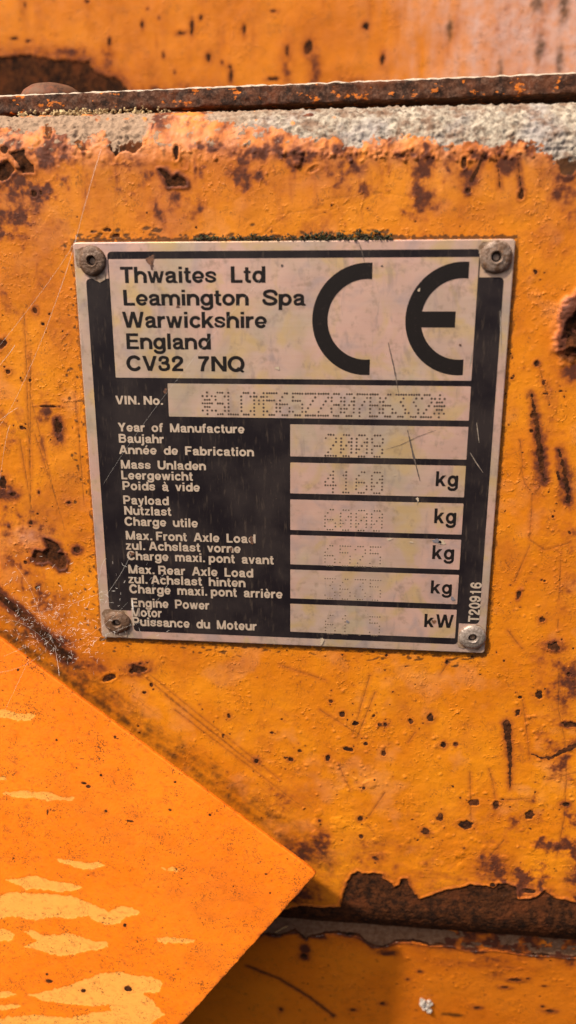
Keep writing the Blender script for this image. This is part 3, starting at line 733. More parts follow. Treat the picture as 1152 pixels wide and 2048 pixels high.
PATCH = [Z((-20, 290), (30, 297), (55, 308), (90, 308), (125, 316), (105, 330), (60, 334), (20, 326), (-20, 318)),
         Z((-20, 525), (15, 527), (22, 540), (-20, 546)),
         Z((10, 588), (50, 582), (90, 576), (118, 584), (150, 580), (190, 590), (230, 600), (268, 598), (245, 614), (200, 612), (160, 614), (130, 604), (95, 606), (50, 600)),
         Z((195, 815), (245, 822), (270, 826), (300, 832), (340, 826), (366, 838), (330, 850), (290, 854), (262, 844), (215, 832)),
         Z((560, 846), (585, 852), (600, 842), (628, 852), (618, 862), (580, 860)),
         Z((20, 890), (70, 882), (120, 874), (150, 884), (190, 896), (230, 898), (288, 916), (255, 930), (200, 932), (140, 920), (90, 922), (55, 904)),
         Z((-20, 958), (30, 934), (100, 936), (180, 940), (250, 946), (290, 962), (340, 982), (380, 1002), (420, 978), (450, 984), (497, 1004), (440, 1020), (410, 1042),
           (370, 1046), (330, 1032), (310, 1014), (250, 1026), (190, 1020), (120, 1030), (60, 1018), (-20, 1026)),
         Z((-20, 1064), (20, 1060), (48, 1080), (40, 1098), (-20, 1106)),
         Z((75, 1066), (120, 1066), (160, 1086), (200, 1080), (240, 1076), (290, 1090), (330, 1106), (382, 1106), (375, 1124), (320, 1136), (260, 1150), (200, 1154), (150, 1140),
           (85, 1122), (130, 1104)),
         Z((545, 1090), (590, 1090), (640, 1096), (685, 1098), (675, 1110), (620, 1110), (570, 1112), (548, 1102)),
         Z((100, 1290), (170, 1276), (240, 1258), (300, 1236), (350, 1216), (420, 1212), (480, 1226), (540, 1230), (568, 1252), (550, 1282), (500, 1284), (530, 1310), (574, 1360),
           (540, 1380), (520, 1400), (300, 1440), (-20, 1430), (-20, 1372), (120, 1360), (250, 1372), (330, 1352), (390, 1348), (380, 1326), (310, 1330), (220, 1320), (150, 1308)),
         Z((-20, 1285), (30, 1276), (60, 1290), (20, 1300), (-20, 1304)), Z((-20, 1330), (40, 1324), (74, 1330), (30, 1342), (-20, 1346))]
for p in PATCH: fl.poly(p, 'peel', irr=.75, depth=.05, lip=.02, soft=.40)
fl.h = np.where(fl.m['peel'] > .5, fl.h, fl.h)
for u, v, a, b in ((113, 1480, 3, 3), (176, 1573, 5, 4), (168, 1566, 6, 3), (95, 1625, 2, 8), (212, 1622, 4, 4), (260, 1642, 9, 3), (350, 1564, 3, 3), (467, 1772, 2, 3), (532, 1748, 3, 3),
                   (27, 1716, 3, 3), (36, 1340, 3, 3), (8, 1452, 2, 2), (353, 1739, 2, 4), (94, 1948, 4, 4), (98, 1962, 9, 5), (256, 1978, 9, 7), (166, 1982, 6, 5), (420, 1630, 3, 3),
                   (250, 1850, 4, 5), (448, 1967, 7, 6), (55, 1315, 3, 3), (540, 1786, 3, 3), (275, 1884, 2, 2), (230, 1474, 3, 4), (340, 1620, 3, 3), (202, 1550, 3, 3)):
    fl.spot(u, v, a * .85, b * .85, 30, st=.25, halo=1.2, lip=.03, depth=.05)
for _ in range(900):
    u = rng.uniform(0, 640); v = rng.uniform(1290, 2048)
    fl.spot(u, v, rng.uniform(.9, 2.6), rng.uniform(.8, 1.7), rng.uniform(0, 60), st=.3 * rng.random(), irr=.6, depth=.03, lip=0, field='rust', val=rng.uniform(.35, .75))
for u, v, a, b in ((235, 1565, 40, 14), (230, 1560, 20, 20), (300, 1655, 90, 16), (470, 1790, 120, 50), (430, 1930, 60, 40), (400, 1800, 100, 60), (200, 1640, 120, 30)):
    fl.stain(u, v, a, b, .20)
fl.m['stain'] = np.maximum(fl.m['stain'], np.clip((fbm(fl.X, fl.S * 2.0, 3.5, 4, 501, .7) - .22) * .8, 0, .38))
edge_w = np.maximum(np.exp(-np.maximum(fl.S, 0) / 1.6) * .0, np.exp(-np.maximum(fl.X, 0) / 1.0))
fl.m['stain'] = np.maximum(fl.m['stain'], np.clip(edge_w * (.5 + .9 * fl.n3), 0, .85))
fl.m['grime_shade'] = np.maximum(fl.m['grime_shade'], np.clip(np.exp(-np.maximum(fl.X + .2, 0) / .5) * (.45 + 1.0 * fl.n1), 0, 1) * .8)
fl.m['grime_shade'] = np.maximum(fl.m['grime_shade'], sstep(-.5, -1.0, fl.X) * .5 + sstep(-.5, -1.0, fl.S) * .4)
nick = sstep(2.2, .2, np.hypot(fl.X, fl.S - 1.5) + .4 * fl.n1)
def flap_pos(X, S):
    a, za, _, _ = wrap(X); b, zb, _, _ = wrap(S)
    a = a + .16 * fl_wob(S) * np.exp(-X.clip(0) / 3); b = b + .07 * fl_wob(X + 40) * np.exp(-S.clip(0) / 3) + .5 * np.exp(-(X.clip(0) + S.clip(0)) / 1.2)
    P = F0 + a[..., None] * e1 + b[..., None] * e2 + np.maximum(za + zb, -TH)[..., None] * FN
    return P[..., 0], P[..., 1], P[..., 2]
def fl_wob(S): return fbm(S, S * 0 + 3.3, 3.5, 4, 61, .6) * 2
def flap_nor(X, S):
    _, _, sa, ca = wrap(X); _, _, sb, cb = wrap(S)
    N = (ca * cb)[..., None] * FN - sa[..., None] * e1 - sb[..., None] * e2
    N /= np.linalg.norm(N, axis=-1, keepdims=True)
    return N[..., 0], N[..., 1], N[..., 2]
if np.cross(e1, e2) @ FN < 0:
    fl.X = fl.X[:, ::-1]; fl.S = fl.S[:, ::-1]; fl.h = fl.h[:, ::-1]
    for k in MASKS: fl.m[k] = fl.m[k][:, ::-1]
flap = fl.build('steel_flap', flap_pos, flap_nor, FLAPM)
tag(flap, 'bright orange steel flap with peeling pale yellow paint patches in the lower left corner', 'flap')

# ================================================================== THE DATA PLATE
ZP = 1.0                                # front face of the plate
def metal_material(name):
    n = NB(name)
    pk = n.noise(48, 2, .5); a = n.noise(18, 3, .55, dist=.9); b = n.noise(9, 3, .5, dist=.5); c = n.noise(2.4, 4, .6)
    brushed = n.noise(1.0, 3, .6, n.mapping((.05, 1, 1)))
    col = n.mix(n.ramp(a, .42, .58), (.54, .365, .275), (.48, .355, .245))
    col = n.mix(n.ramp(pk, .45, .56, 0, .8), col, (.63, .37, .29))  # pink and, below, gold reflected sheen painted into the metal colour
    col = n.mix(n.ramp(b, .49, .68, 0, .8), col, (.56, .37, .16))
    col = n.mix(n.ramp(b, .47, .28, 0, .65), col, (.38, .28, .265))
    col = n.mix(n.ramp(n.noise(4.2, 3, .55, n.mapping((1.6, 1, .5)), dist=.6), .56, .74, 0, .38), col, (.24, .18, .17))
    col = n.mix(n.ramp(c, .52, .74, 0, .5), col, (.27, .18, .115))
    col = n.mix(n.ramp(n.noise(.55, 2, .5), .72, .78, 0, .7), col, (.16, .10, .07))
    col = n.mix(n.ramp(brushed, .3, .7, 0, .06), col, (.75, .66, .58))
    rough = n.ramp(n.noise(6, 4, .6), .3, .7, .38, .54)
    h = n.math('ADD', n.math('MULTIPLY', brushed, .5), n.math('MULTIPLY', n.noise(3, 3, .6), .5))
    return n.done(col, rough, .45, n.bump(h, .03, .5), .3)
SILVER = metal_material('aged_aluminium')
def black_material(name):
    n = NB(name)
    a = n.noise(16, 4, .6); s = n.noise(1.5, 4, .65, n.mapping((2.2, 1, .35), (0, .5, 0))); f = n.noise(.6, 3, .6)
    col = n.mix(n.ramp(a, .38, .66), (.010, .007, .0085), (.024, .017, .016))
    col = n.mix(n.ramp(s, .54, .76, 0, .5), col, (.085, .060, .042))
    col = n.mix(n.ramp(f, .70, .80, 0, .45), col, (.16, .11, .07))
    return n.done(col, n.ramp(a, .3, .7, .42, .6), 0.0, n.bump(n.noise(2, 3, .6), .02, .5), .16)
BLACK = black_material('black_print')
def ink_material(name):
    n = NB(name); f = n.noise(.7, 3, .6)
    col = n.mix(n.ramp(f, .60, .78, 0, .5), (.010, .007, .006), (.05, .035, .028))
    return n.done(col, .55, 0, None, .18)
INK = ink_material('black_ink')
def pale_ink(name):
    n = NB(name); f = n.noise(1.4, 4, .65)
    col = n.mix(n.ramp(f, .52, .74, 0, .55), (.55, .42, .31), (.33, .23, .15))
    return n.done(col, .48, .35)
PALE = pale_ink('bare_metal_lettering')

TL, TR, BR_, BL = (-55, 54.7), (55, 54.7), (55, -54.7), (-55, -54.7)
plate = empty('data_plate', (0, 0, 0))
tag(plate, 'aluminium machine data plate with black print and CE mark riveted to the orange panel', 'data plate')

# the sheet itself, gently bowed, with rounded corners and bevelled edge
def plate_mesh():
    bm = bmesh.new(); r = .9; seg = 5
    def loop(inset, z):
        pts = []
        for cx, cy, a0 in ((55 - r, 54.7 - r, 0), (-55 + r, 54.7 - r, 90), (-55 + r, -54.7 + r, 180), (55 - r, -54.7 + r, 270)):
            for k in range(seg + 1):
                a = math.radians(a0 + 90 * k / seg); pts.append((cx + (r - inset) * math.cos(a), cy + (r - inset) * math.sin(a), z))
        return [bm.verts.new(W(*p)) for p in pts]
    L = [loop(0, .02), loop(0, ZP - .22), loop(.10, ZP - .06), loop(.26, ZP)]
    for a, b in zip(L, L[1:]):
        for i in range(len(a)): bm.faces.new((a[i], a[(i + 1) % len(a)], b[(i + 1) % len(a)], b[i]))
    bm.faces.new(L[-1])
    me = bpy.data.meshes.new('plate_sheet'); bm.to_mesh(me); bm.free(); return me
link('plate_sheet', plate_mesh(), SILVER, plate)

def in_loop(p, l):
    c = False
    for (x0, y0), (x1, y1) in zip(l, l[1:] + l[:1]):
        if (y0 > p[1]) != (y1 > p[1]) and p[0] < (x1 - x0) * (p[1] - y0) / (y1 - y0) + x0: c = not c
    return c
def fill(loops):
    """triangles of an outline with holes: points, faces"""
    pts = []; ed = []
    for l in loops:
        o = len(pts); pts += [Vector((x, y)) for x, y in l]
        ed += [(o + i, o + (i + 1) % len(l)) for i in range(len(l))]
    r = delaunay_2d_cdt(pts, ed, [], 0, 1e-6)
    P = [(p.x, p.y) for p in r[0]]; Fs = []
    for f in r[2]:
        c = (sum(P[i][0] for i in f) / 3, sum(P[i][1] for i in f) / 3)
        if sum(in_loop(c, l) for l in loops) % 2:
            (x0, y0), (x1, y1), (x2, y2) = (P[i] for i in f)
            Fs.append(tuple(f) if (x1 - x0) * (y2 - y0) - (x2 - x0) * (y1 - y0) > 0 else (f[0], f[2], f[1]))
    return P, Fs
def flat(name, loops, z, mat, parent):
    """filled outline(s) as one flat piece; the first loop is the outline, the others are holes"""
    P, Fs = fill(loops); V = [(x, y, z) for x, y in P]
    return link(name, mesh_mm(name, V, Fs), mat, parent)
def rrect(x0, y0, x1, y1, r, seg=5):
    pts = []
    for cx, cy, a0 in ((x1 - r, y1 - r, 0), (x0 + r, y1 - r, 90), (x0 + r, y0 + r, 180), (x1 - r, y0 + r, 270)):
        for k in range(seg + 1):
            a = math.radians(a0 + 90 * k / seg); pts.append((cx + r * math.cos(a), cy + r * math.sin(a)))
    return pts
def pp(u, v): p = at(u, v, ZP); return p[0], p[1]
def box_of(tl, tr, br, bl):
    a, b, c, d = pp(*tl), pp(*tr), pp(*br), pp(*bl)
    return (a[0] + d[0]) / 2, (c[1] + d[1]) / 2, (b[0] + c[0]) / 2, (a[1] + b[1]) / 2

# black printed field with notched corners for the rivets
bx0 = (pp(171, 556)[0] + pp(218, 1201)[0]) / 2; bx1 = (pp(1008, 560)[0] + pp(986.5, 846)[0]) / 2
by1 = (pp(250, 503.3)[1] + pp(950, 498)[1]) / 2; by0 = (pp(913, 1287)[1] + pp(269, 1263.6)[1]) / 2
nx0 = pp(214, 503)[0]; nx1 = pp(962, 498)[0]; ny1 = (pp(171, 556)[1] + pp(1008, 556)[1]) / 2; ny0 = pp(960, 1248)[1]
def notched():
    r = 1.1; pts = []
    def arc(cx, cy, a0, a1, n_=5):
        for k in range(n_ + 1):
            a = math.radians(a0 + (a1 - a0) * k / n_); pts.append((cx + r * math.cos(a), cy + r * math.sin(a)))
    bxl = pp(268, 1264)[0]; bxr = pp(915, 1287)[0]
    arc(nx1 - r, by1 - r, 90, 0); pts.append((nx1, ny1)); arc(bx1 - r, ny1 - r, 90, 0)
    arc(bx1 - r, ny0 + r, 0, -90); pts.append((bxr, ny0)); arc(bxr - r, by0 + r, 0, -90)
    arc(bxl + r, by0 + r, -90, -180); pts.append((bxl, ny0)); arc(bx0 + r, ny0 + r, -90, -180)
    arc(bx0 + r, ny1 - r, 180, 90); pts.append((nx0, ny1)); arc(nx0 + r, by1 - r, 180, 90)
    return pts[::-1]
field = flat('printed_field', [notched()], ZP + .04, BLACK, plate)
field['label'] = 'black printed background of the plate'

# bare windows in the print
BOX = {'address': box_of((216.8, 519), (958, 513.5), (943, 761), (232, 755.5)), 'vin': box_of((334.7, 767.4), (941, 772), (939, 840.5), (338.7, 833.6)),
       'year': box_of((579, 849), (936, 853), (933, 918.6), (580, 913)), 'mass': box_of((580, 925.5), (931.6, 931), (927.5, 994), (580, 987)),
       'payload': box_of((580, 999), (927.5, 1006.5), (922, 1068.7), (580.6, 1060)), 'front': box_of((580.6, 1070), (922, 1079), (919, 1138.6), (581.4, 1129)),
       'rear': box_of((581, 1139.4), (918, 1149), (914.5, 1208), (581.4, 1196.7)), 'power': box_of((581.4, 1207.4), (913.7, 1219), (910.6, 1275.8), (582, 1263.5))}
left = np.mean([BOX[k][0] for k in ('year', 'mass', 'payload', 'front', 'rear', 'power')])
right = np.mean([BOX[k][2] for k in ('address', 'vin', 'year', 'mass', 'payload', 'front', 'rear', 'power')])
box_o = {}
for k, (x0, y0, x1, y1) in BOX.items():
    if k not in ('address', 'vin'): x0 = left
    x1 = right
    BOX[k] = (x0, y0, x1, y1)
    box_o[k] = flat('bare_window', [rrect(x0, y0, x1, y1, .18, 3)], ZP + .08, SILVER, plate)
ZT = ZP + .12

# ------------------------------------------------------------------ lettering: a grotesque drawn with strokes
def arc_(cx, cy, rx, ry, a0, a1, n_=18):
    return [(cx + rx * math.cos(math.radians(a0 + (a1 - a0) * k / n_)), cy + ry * math.sin(math.radians(a0 + (a1 - a0) * k / n_))) for k in range(n_ + 1)]
def cat_(pts, n_=10):                      # smooth curve through points
    P = [np.array(p, float) for p in pts]; P = [2 * P[0] - P[1]] + P + [2 * P[-1] - P[-2]]; out = []
    for i in range(1, len(P) - 2):
        for k in range(n_):
            t = k / n_; p0, p1, p2, p3 = P[i - 1:i + 3]
            out.append(tuple(.5 * (2 * p1 + (p2 - p0) * t + (2 * p0 - 5 * p1 + 4 * p2 - p3) * t * t + (3 * p1 - p0 - 3 * p2 + p3) * t ** 3)))
    return out + [tuple(P[-2])]
w_ = 20.5; wc = 21.5; H_ = 18
def g_o(cx=36): return [(arc_(cx, 36.5, 26.5, 28.5, 0, 360, 40), w_ - 1)]
bowl_r = lambda cx: arc_(cx, 36.5, 25, 28.5, 0, 360, 40)
S_ = lambda k, o: [(k * x, k * y + o) for x, y in ()]
def s_path(wd, h):
    q = H_ / 2; x = lambda t: 7 + t * (wd - 14); y = lambda t: q + t * (h - 2 * q)
    return cat_([(x(.99), y(.73)), (x(.86), y(.92)), (x(.5), y(1.0)), (x(.14), y(.90)), (x(.08), y(.72)), (x(.30), y(.575)), (x(.68), y(.455)), (x(.95), y(.28)), (x(.86), y(.085)),
                 (x(.5), y(0)), (x(.12), y(.085)), (x(0), y(.30))])
GL = {
 'T': (78, [([(2, 91.5), (76, 91.5)], H_), ([(39, 0), (39, 92)], wc)]),
 'L': (70, [([(13, 0), (13, 100)], wc), ([(10, 8.5), (68, 8.5)], H_)]),
 'E': (80, [([(13, 0), (13, 100)], wc), ([(10, 91.5), (74, 91.5)], H_), ([(10, 52), (70, 52)], H_ - 1), ([(10, 8.5), (76, 8.5)], H_)]),
 'F': (74, [([(13, 0), (13, 100)], wc), ([(10, 91.5), (72, 91.5)], H_), ([(10, 50), (64, 50)], H_ - 1)]),
 'I': (32, [([(16, 0), (16, 100)], wc)]),
 'N': (94, [([(13, 0), (13, 100)], wc), ([(81, 0), (81, 100)], wc), ([(8, 108), (86, -8)], 21)]),
 'M': (108, [([(13, 0), (13, 100)], 19), ([(95, 0), (95, 100)], 19), ([(9, 112), (54, -12)], 20), ([(99, 112), (54, -12)], 20)]),
 'V': (86, [([(7, 110), (46, -16)], 20), ([(79, 110), (40, -16)], 20)]),
 'W': (126, [([(7, 110), (36, -16)], 19), ([(66, 116), (34, -16)], 19), ([(60, 116), (92, -16)], 19), ([(119, 110), (90, -16)], 19)]),
 'A': (90, [([(6, -10), (48, 116)], 20), ([(84, -10), (42, 116)], 20), ([(20, 29), (70, 29)], 16)]),
 'Y': (88, [([(6, 112), (46, 38)], 21), ([(82, 112), (42, 38)], 21), ([(44, 0), (44, 46)], wc)]),
 'C': (92, [(arc_(47, 50, 37, 42.5, 38, 322, 40), wc)]),
 'Q': (100, [(arc_(49, 50, 39, 42.5, 0, 360, 44), wc), ([(56, 26), (92, -4)], 15)]),
 'U': (92, [([(13, 100), (13, 38)] + arc_(46, 37, 33, 29, 180, 360, 20) + [(79, 38), (79, 100)], wc)]),
 'P': (84, [([(13, 0), (13, 100)], wc), ([(10, 91.5), (48, 91.5)] + arc_(48, 66.5, 25, 25, 90, -90, 18) + [(10, 41.5)], H_)]),
 'R': (90, [([(13, 0), (13, 100)], wc), ([(10, 91.5), (52, 91.5)] + arc_(52, 69, 23, 22.5, 90, -90, 18) + [(10, 46.5)], H_), (cat_([(52, 46), (68, 40), (73, 26), (74, 12), (79, -4)]), wc)]),
 'B': (88, [([(13, 0), (13, 100)], wc), ([(10, 91.5), (48, 91.5)] + arc_(48, 73, 22, 18.5, 90, -90, 16) + [(10, 54)], H_), ([(10, 54), (52, 54)] + arc_(50, 31.5, 25, 23, 90, -90, 16) + [(10, 8.5)], H_)]),
 'S': (86, [(s_path(84, 100), H_ + 2)]),
 'a': (70, [(cat_([(11, 52), (15, 60), (32, 65), (49, 60), (53, 48), (53, 20), (57, 4), (64, 2)]), w_ - 2), (cat_([(53, 43), (38, 39), (20, 34), (12, 22), (18, 9), (32, 8), (46, 14), (53, 28)]), w_ - 3)]),
 'b': (76, [([(10, 0), (10, 100)], w_), (bowl_r(39), w_ - 1)]), 'd': (76, [([(66, 0), (66, 100)], w_), (bowl_r(37), w_ - 1)]),
 'p': (76, [([(10, -28), (10, 72)], w_), (bowl_r(39), w_ - 1)]),
 'c': (68, [(arc_(37, 36.5, 26, 28.5, 40, 320, 34), w_ - 1)]), 'o': (74, g_o()),
 'e': (70, [(arc_(35.5, 36.5, 25.5, 28.5, -5, 318, 40)[1:], w_ - 2), ([(14, 33), (66, 33)], 13)]),
 'f': (42, [([(17, 0), (17, 76)] + arc_(33, 78, 16, 15, 180, 92, 8) + [(41, 92)], w_ - 1), ([(0, 65), (40, 65)], 14)]),
 'g': (76, [(bowl_r(36), w_ - 1), (cat_([(65, 72), (65, 10), (64, -8), (52, -19), (35, -21), (20, -18), (11, -9)]), w_ - 2)]),
 'h': (72, [([(10, 0), (10, 100)], w_), (arc_(36, 38, 26, 26.5, 180, 0, 18) + [(62, 0)], w_)]),
 'n': (72, [([(10, 0), (10, 73)], w_), (arc_(36, 38, 26, 26.5, 180, 0, 18) + [(62, 0)], w_)]),
 'm': (108, [([(10, 0), (10, 73)], w_), (arc_(32, 40, 22, 24.5, 180, 0, 16) + [(54, 0)], w_ - 1), (arc_(76, 40, 22, 24.5, 180, 0, 16) + [(98, 0)], w_ - 1)]),
 'u': (72, [([(62, 0), (62, 73)], w_), ([(10, 73), (10, 34)] + arc_(36, 35, 26, 26.5, 180, 360, 18) + [(62, 40)], w_)]),
 'i': (30, [([(15, 0), (15, 73)], w_), ([(15, 84), (15, 100)], w_)]), 'l': (30, [([(15, 0), (15, 100)], w_)]),
 'j': (32, [([(17, 73), (17, -10)] + arc_(5, -10, 12, 10, 0, -90, 8) + [(-2, -20)], w_ - 1), ([(17, 84), (17, 100)], w_)]),
 'k': (68, [([(10, 0), (10, 100)], w_), ([(12, 22), (66, 84)], 18, 73), ([(28, 46), (66, -10)], 20)]),
 'r': (46, [([(10, 0), (10, 73)], w_), (arc_(38, 36, 28, 28, 180, 96, 12) + [(45, 64)], w_ - 1)]),
 's': (66, [(s_path(64, 73), 16)]),
 't': (42, [([(18, 94), (18, 22)] + arc_(31, 21, 13, 13, 180, 275, 8) + [(41, 8)], w_ - 1), ([(0, 65), (40, 65)], 14)]),
 'v': (66, [([(6, 82), (37, -14)], 18), ([(60, 82), (29, -14)], 18)]),
 'w': (96, [([(7, 82), (30, -14)], 17), ([(51, 88), (27, -14)], 17), ([(45, 88), (69, -14)], 17), ([(89, 82), (66, -14)], 17)]),
 'x': (66, [([(3, -8), (61, 81)], 19), ([(3, 81), (61, -8)], 19)]),
 'y': (66, [([(6, 82), (37, -2)], 18), (cat_([(62, 84), (46, 36), (34, 0), (28, -14), (18, -20), (6, -19)]), 17)]),
 'z': (62, [([(4, 65.5), (58, 65.5)], 15), ([(3, 7.5), (60, 7.5)], 15), ([(10, 6), (50, 67)], 18)]),
 '.': (30, [([(15, 0), (15, 20)], 20)]),
 '0': (76, [(arc_(38, 50, 26.5, 42, 0, 360, 40), w_)]),
 '1': (76, [([(42, 0), (42, 100)], w_), ([(16, 72), (30, 74), (38, 84), (42, 98)], 14)]),
 '2': (76, [(cat_([(14, 66), (17, 82), (37, 91.5), (59, 82), (60, 64), (46, 46), (26, 28), (14, 8)]), w_), ([(4, 8.5), (70, 8.5)], H_)]),
 '3': (76, [(cat_([(14, 70), (20, 86), (37, 91.5), (56, 84), (57, 64), (40, 53), (30, 53)]), w_ - 1), (cat_([(30, 53), (46, 52), (62, 40), (61, 18), (38, 8.5), (18, 14), (12, 30)]), w_ - 1)]),
 '6': (76, [(arc_(39, 32.5, 25.5, 24, 0, 360, 34), w_ - 1), (cat_([(63, 74), (56, 88), (40, 91.5), (22, 82), (13, 58), (13.5, 32)]), w_)]),
 '7': (76, [([(6, 91.5), (70, 91.5)], H_), (cat_([(62, 90), (44, 62), (33, 32), (28, -2)]), w_)]),
 '9': (76, [(arc_(37, 67.5, 25.5, 24, 0, 360, 34), w_ - 1), (cat_([(13, 26), (20, 12), (36, 8.5), (54, 18), (63, 42), (62.5, 68)]), w_)]),
}
acute = ([(32, 82), (48, 104)], 13); grave = ([(40, 82), (24, 104)], 13)
GL['é'] = (GL['e'][0], GL['e'][1] + [acute]); GL['è'] = (GL['e'][0], GL['e'][1] + [grave]); GL['à'] = (GL['a'][0], GL['a'][1] + [grave])
CLIP = {c: (0, 100) for c in 'NMVWAYkRQ'}; CLIP.update({c: (0, 73) for c in 'vwxyz'}); CLIP['y'] = (-29, 73); CLIP['k'] = (0, 100); CLIP['Q'] = (-6, 110); CLIP['7'] = (0, 100); CLIP['a'] = (-1, 75)
XCL = {'k': 66}
_gc = {}
def glyph(ch, bold=0.0):
    if (ch, bold) in _gc: return _gc[ch, bold]
    adv, strokes = GL[ch]
    st = 2.0
    xs = np.arange(-14, adv + 14, st); ys = np.arange(-36, 114, st)
    GX, GY = np.meshgrid(xs, ys); sd = np.full(GX.shape, 1e3)
    for stk in strokes:
        pts, wd = stk[:2]; keep_ = sd; sd = np.full(GX.shape, 1e3)
        hw = wd / 2 + bold
        for i in range(len(pts) - 1):
            (x0, y0), (x1, y1) = pts[i], pts[i + 1]
            L = math.hypot(x1 - x0, y1 - y0)
            if L < 1e-6: continue
            ux, uy = (x1 - x0) / L, (y1 - y0) / L
            al = (GX - x0) * ux + (GY - y0) * uy; pe = np.abs(-(GX - x0) * uy + (GY - y0) * ux)
            sd = np.minimum(sd, np.maximum(np.maximum(-al, al - L), pe - hw))
            if i: sd = np.minimum(sd, np.hypot(GX - x0, GY - y0) - hw)
        if pts[0] == pts[-1] or math.dist(pts[0], pts[-1]) < 1e-3: sd = np.minimum(sd, np.hypot(GX - pts[0][0], GY - pts[0][1]) - hw)
        if len(stk) > 2: sd = np.maximum(sd, GY - stk[2])
        sd = np.minimum(sd, keep_)
    if ch in CLIP: sd = np.maximum(sd, np.maximum(CLIP[ch][0] - GY, GY - CLIP[ch][1]))
    loops = contour(sd, xs, ys)
    _gc[ch, bold] = (adv, loops); return _gc[ch, bold]
def rdp(P, tol):                            # thin out points that lie on straight runs
    if len(P) < 3: return P
    (x0, y0), (x1, y1) = P[0], P[-1]; L = math.hypot(x1 - x0, y1 - y0) + 1e-9
    d = [abs((x1 - x0) * (y0 - y) - (x0 - x) * (y1 - y0)) / L if L > 1e-6 else math.hypot(x - x0, y - y0) for x, y in P]
    k = max(range(len(P)), key=lambda i: d[i])
    if d[k] < tol: return [P[0], P[-1]]
    return rdp(P[:k + 1], tol)[:-1] + rdp(P[k:], tol)
def contour(sd, xs, ys):
    ins = sd < 0; nxt = {}
    ny, nx = sd.shape
    def ep(j, i, hor):          # crossing on an edge
        if hor:
            a, b = sd[j, i], sd[j, i + 1]; t = a / (a - b); return (xs[i] + t * (xs[i + 1] - xs[i]), ys[j])
        a, b = sd[j, i], sd[j + 1, i]; t = a / (a - b); return (xs[i], ys[j] + t * (ys[j + 1] - ys[j]))
    code = ins[:-1, :-1] * 1 + ins[:-1, 1:] * 2 + ins[1:, 1:] * 4 + ins[1:, :-1] * 8
    for j, i in zip(*np.nonzero((code > 0) & (code < 15))):
        c = int(code[j, i]); b, r, t, l = (j, i, 1), (j, i + 1, 0), (j + 1, i, 1), (j, i, 0)
        segs = {1: [(l, b)], 2: [(b, r)], 3: [(l, r)], 4: [(r, t)], 5: [(l, b), (r, t)], 6: [(b, t)], 7: [(l, t)], 8: [(t, l)], 9: [(t, b)], 10: [(b, r), (t, l)], 11: [(t, r)], 12: [(r, l)], 13: [(r, b)], 14: [(b, l)]}[c]
        for a, z in segs: nxt[a] = z
    loops = []
    while nxt:
        k0, k = next(iter(nxt.items())); path = [k0]; del nxt[k0]
        while k != k0 and k in nxt: path.append(k); k = nxt.pop(k)
        P = [ep(j, i, h) for j, i, h in path]
        out = rdp(P[:len(P) // 2 + 1], .16)[:-1] + rdp(P[len(P) // 2:] + P[:1], .16)[:-1]
        if len(out) >= 3: loops.append(out)
    return loops
def area(l): return .5 * sum(a[0] * b[1] - b[0] * a[1] for a, b in zip(l, l[1:] + l[:1]))

def layout(text, space=58, track=4, bold=0.0):
    x = 0; items = []; prev = ''
    for ch in text:
        if ch == ' ': x += space if prev != '.' else space * .45
        else:
            adv, loops = glyph(ch, bold); items.append((x, loops)); x += adv + track
        prev = ch
    return items, x - track
def inpoly(p, l):
    c = False
    for (x0, y0), (x1, y1) in zip(l, l[1:] + l[:1]):
        if (y0 > p[1]) != (y1 > p[1]) and p[0] < (x1 - x0) * (p[1] - y0) / (y1 - y0) + x0: c = not c
    return c
def lettering(text, x0, x1, yb, cap, mat, parent, z=ZT, vertical=False, space=58, track=4, bold=0.0):
    items, wd = layout(text, space, track, bold); kx = (x1 - x0) / wd; ky = cap / 100
    V = []; Fs = []
    for gx, loops in items:
        outs = [l for l in loops if abs(area(l)) > 3]
        big = [l for l in outs if not any(o is not l and inpoly(l[0], o) for o in outs)]
        for o in big:
            grp = [o] + [l for l in outs if l is not o and inpoly(l[0], o)]
            P, tri = fill(grp); base = len(V)
            for x, y in P:
                x, y = (gx + x) * kx, y * ky
                V.append((x0 + x, yb + y, z) if not vertical else (yb - y, x0 + x, z))
            Fs += [tuple(base + i for i in f) for f in tri]
    return link('lettering', mesh_mm('lettering', V, Fs), mat, parent)
def line_of(text, u0, v0, u1, v1, cap_px, mat, parent, **k):
    """baseline from (u0, v0) to (u1, v1) in the photo"""
    a, b = pp(u0, v0), pp(u1, v1); c = pp(u0, v0 - cap_px)
    o = lettering(text, a[0], b[0], (a[1] + b[1]) / 2, c[1] - a[1], mat, parent, **k)
    o['label'] = 'printed words reading ' + text
    return o

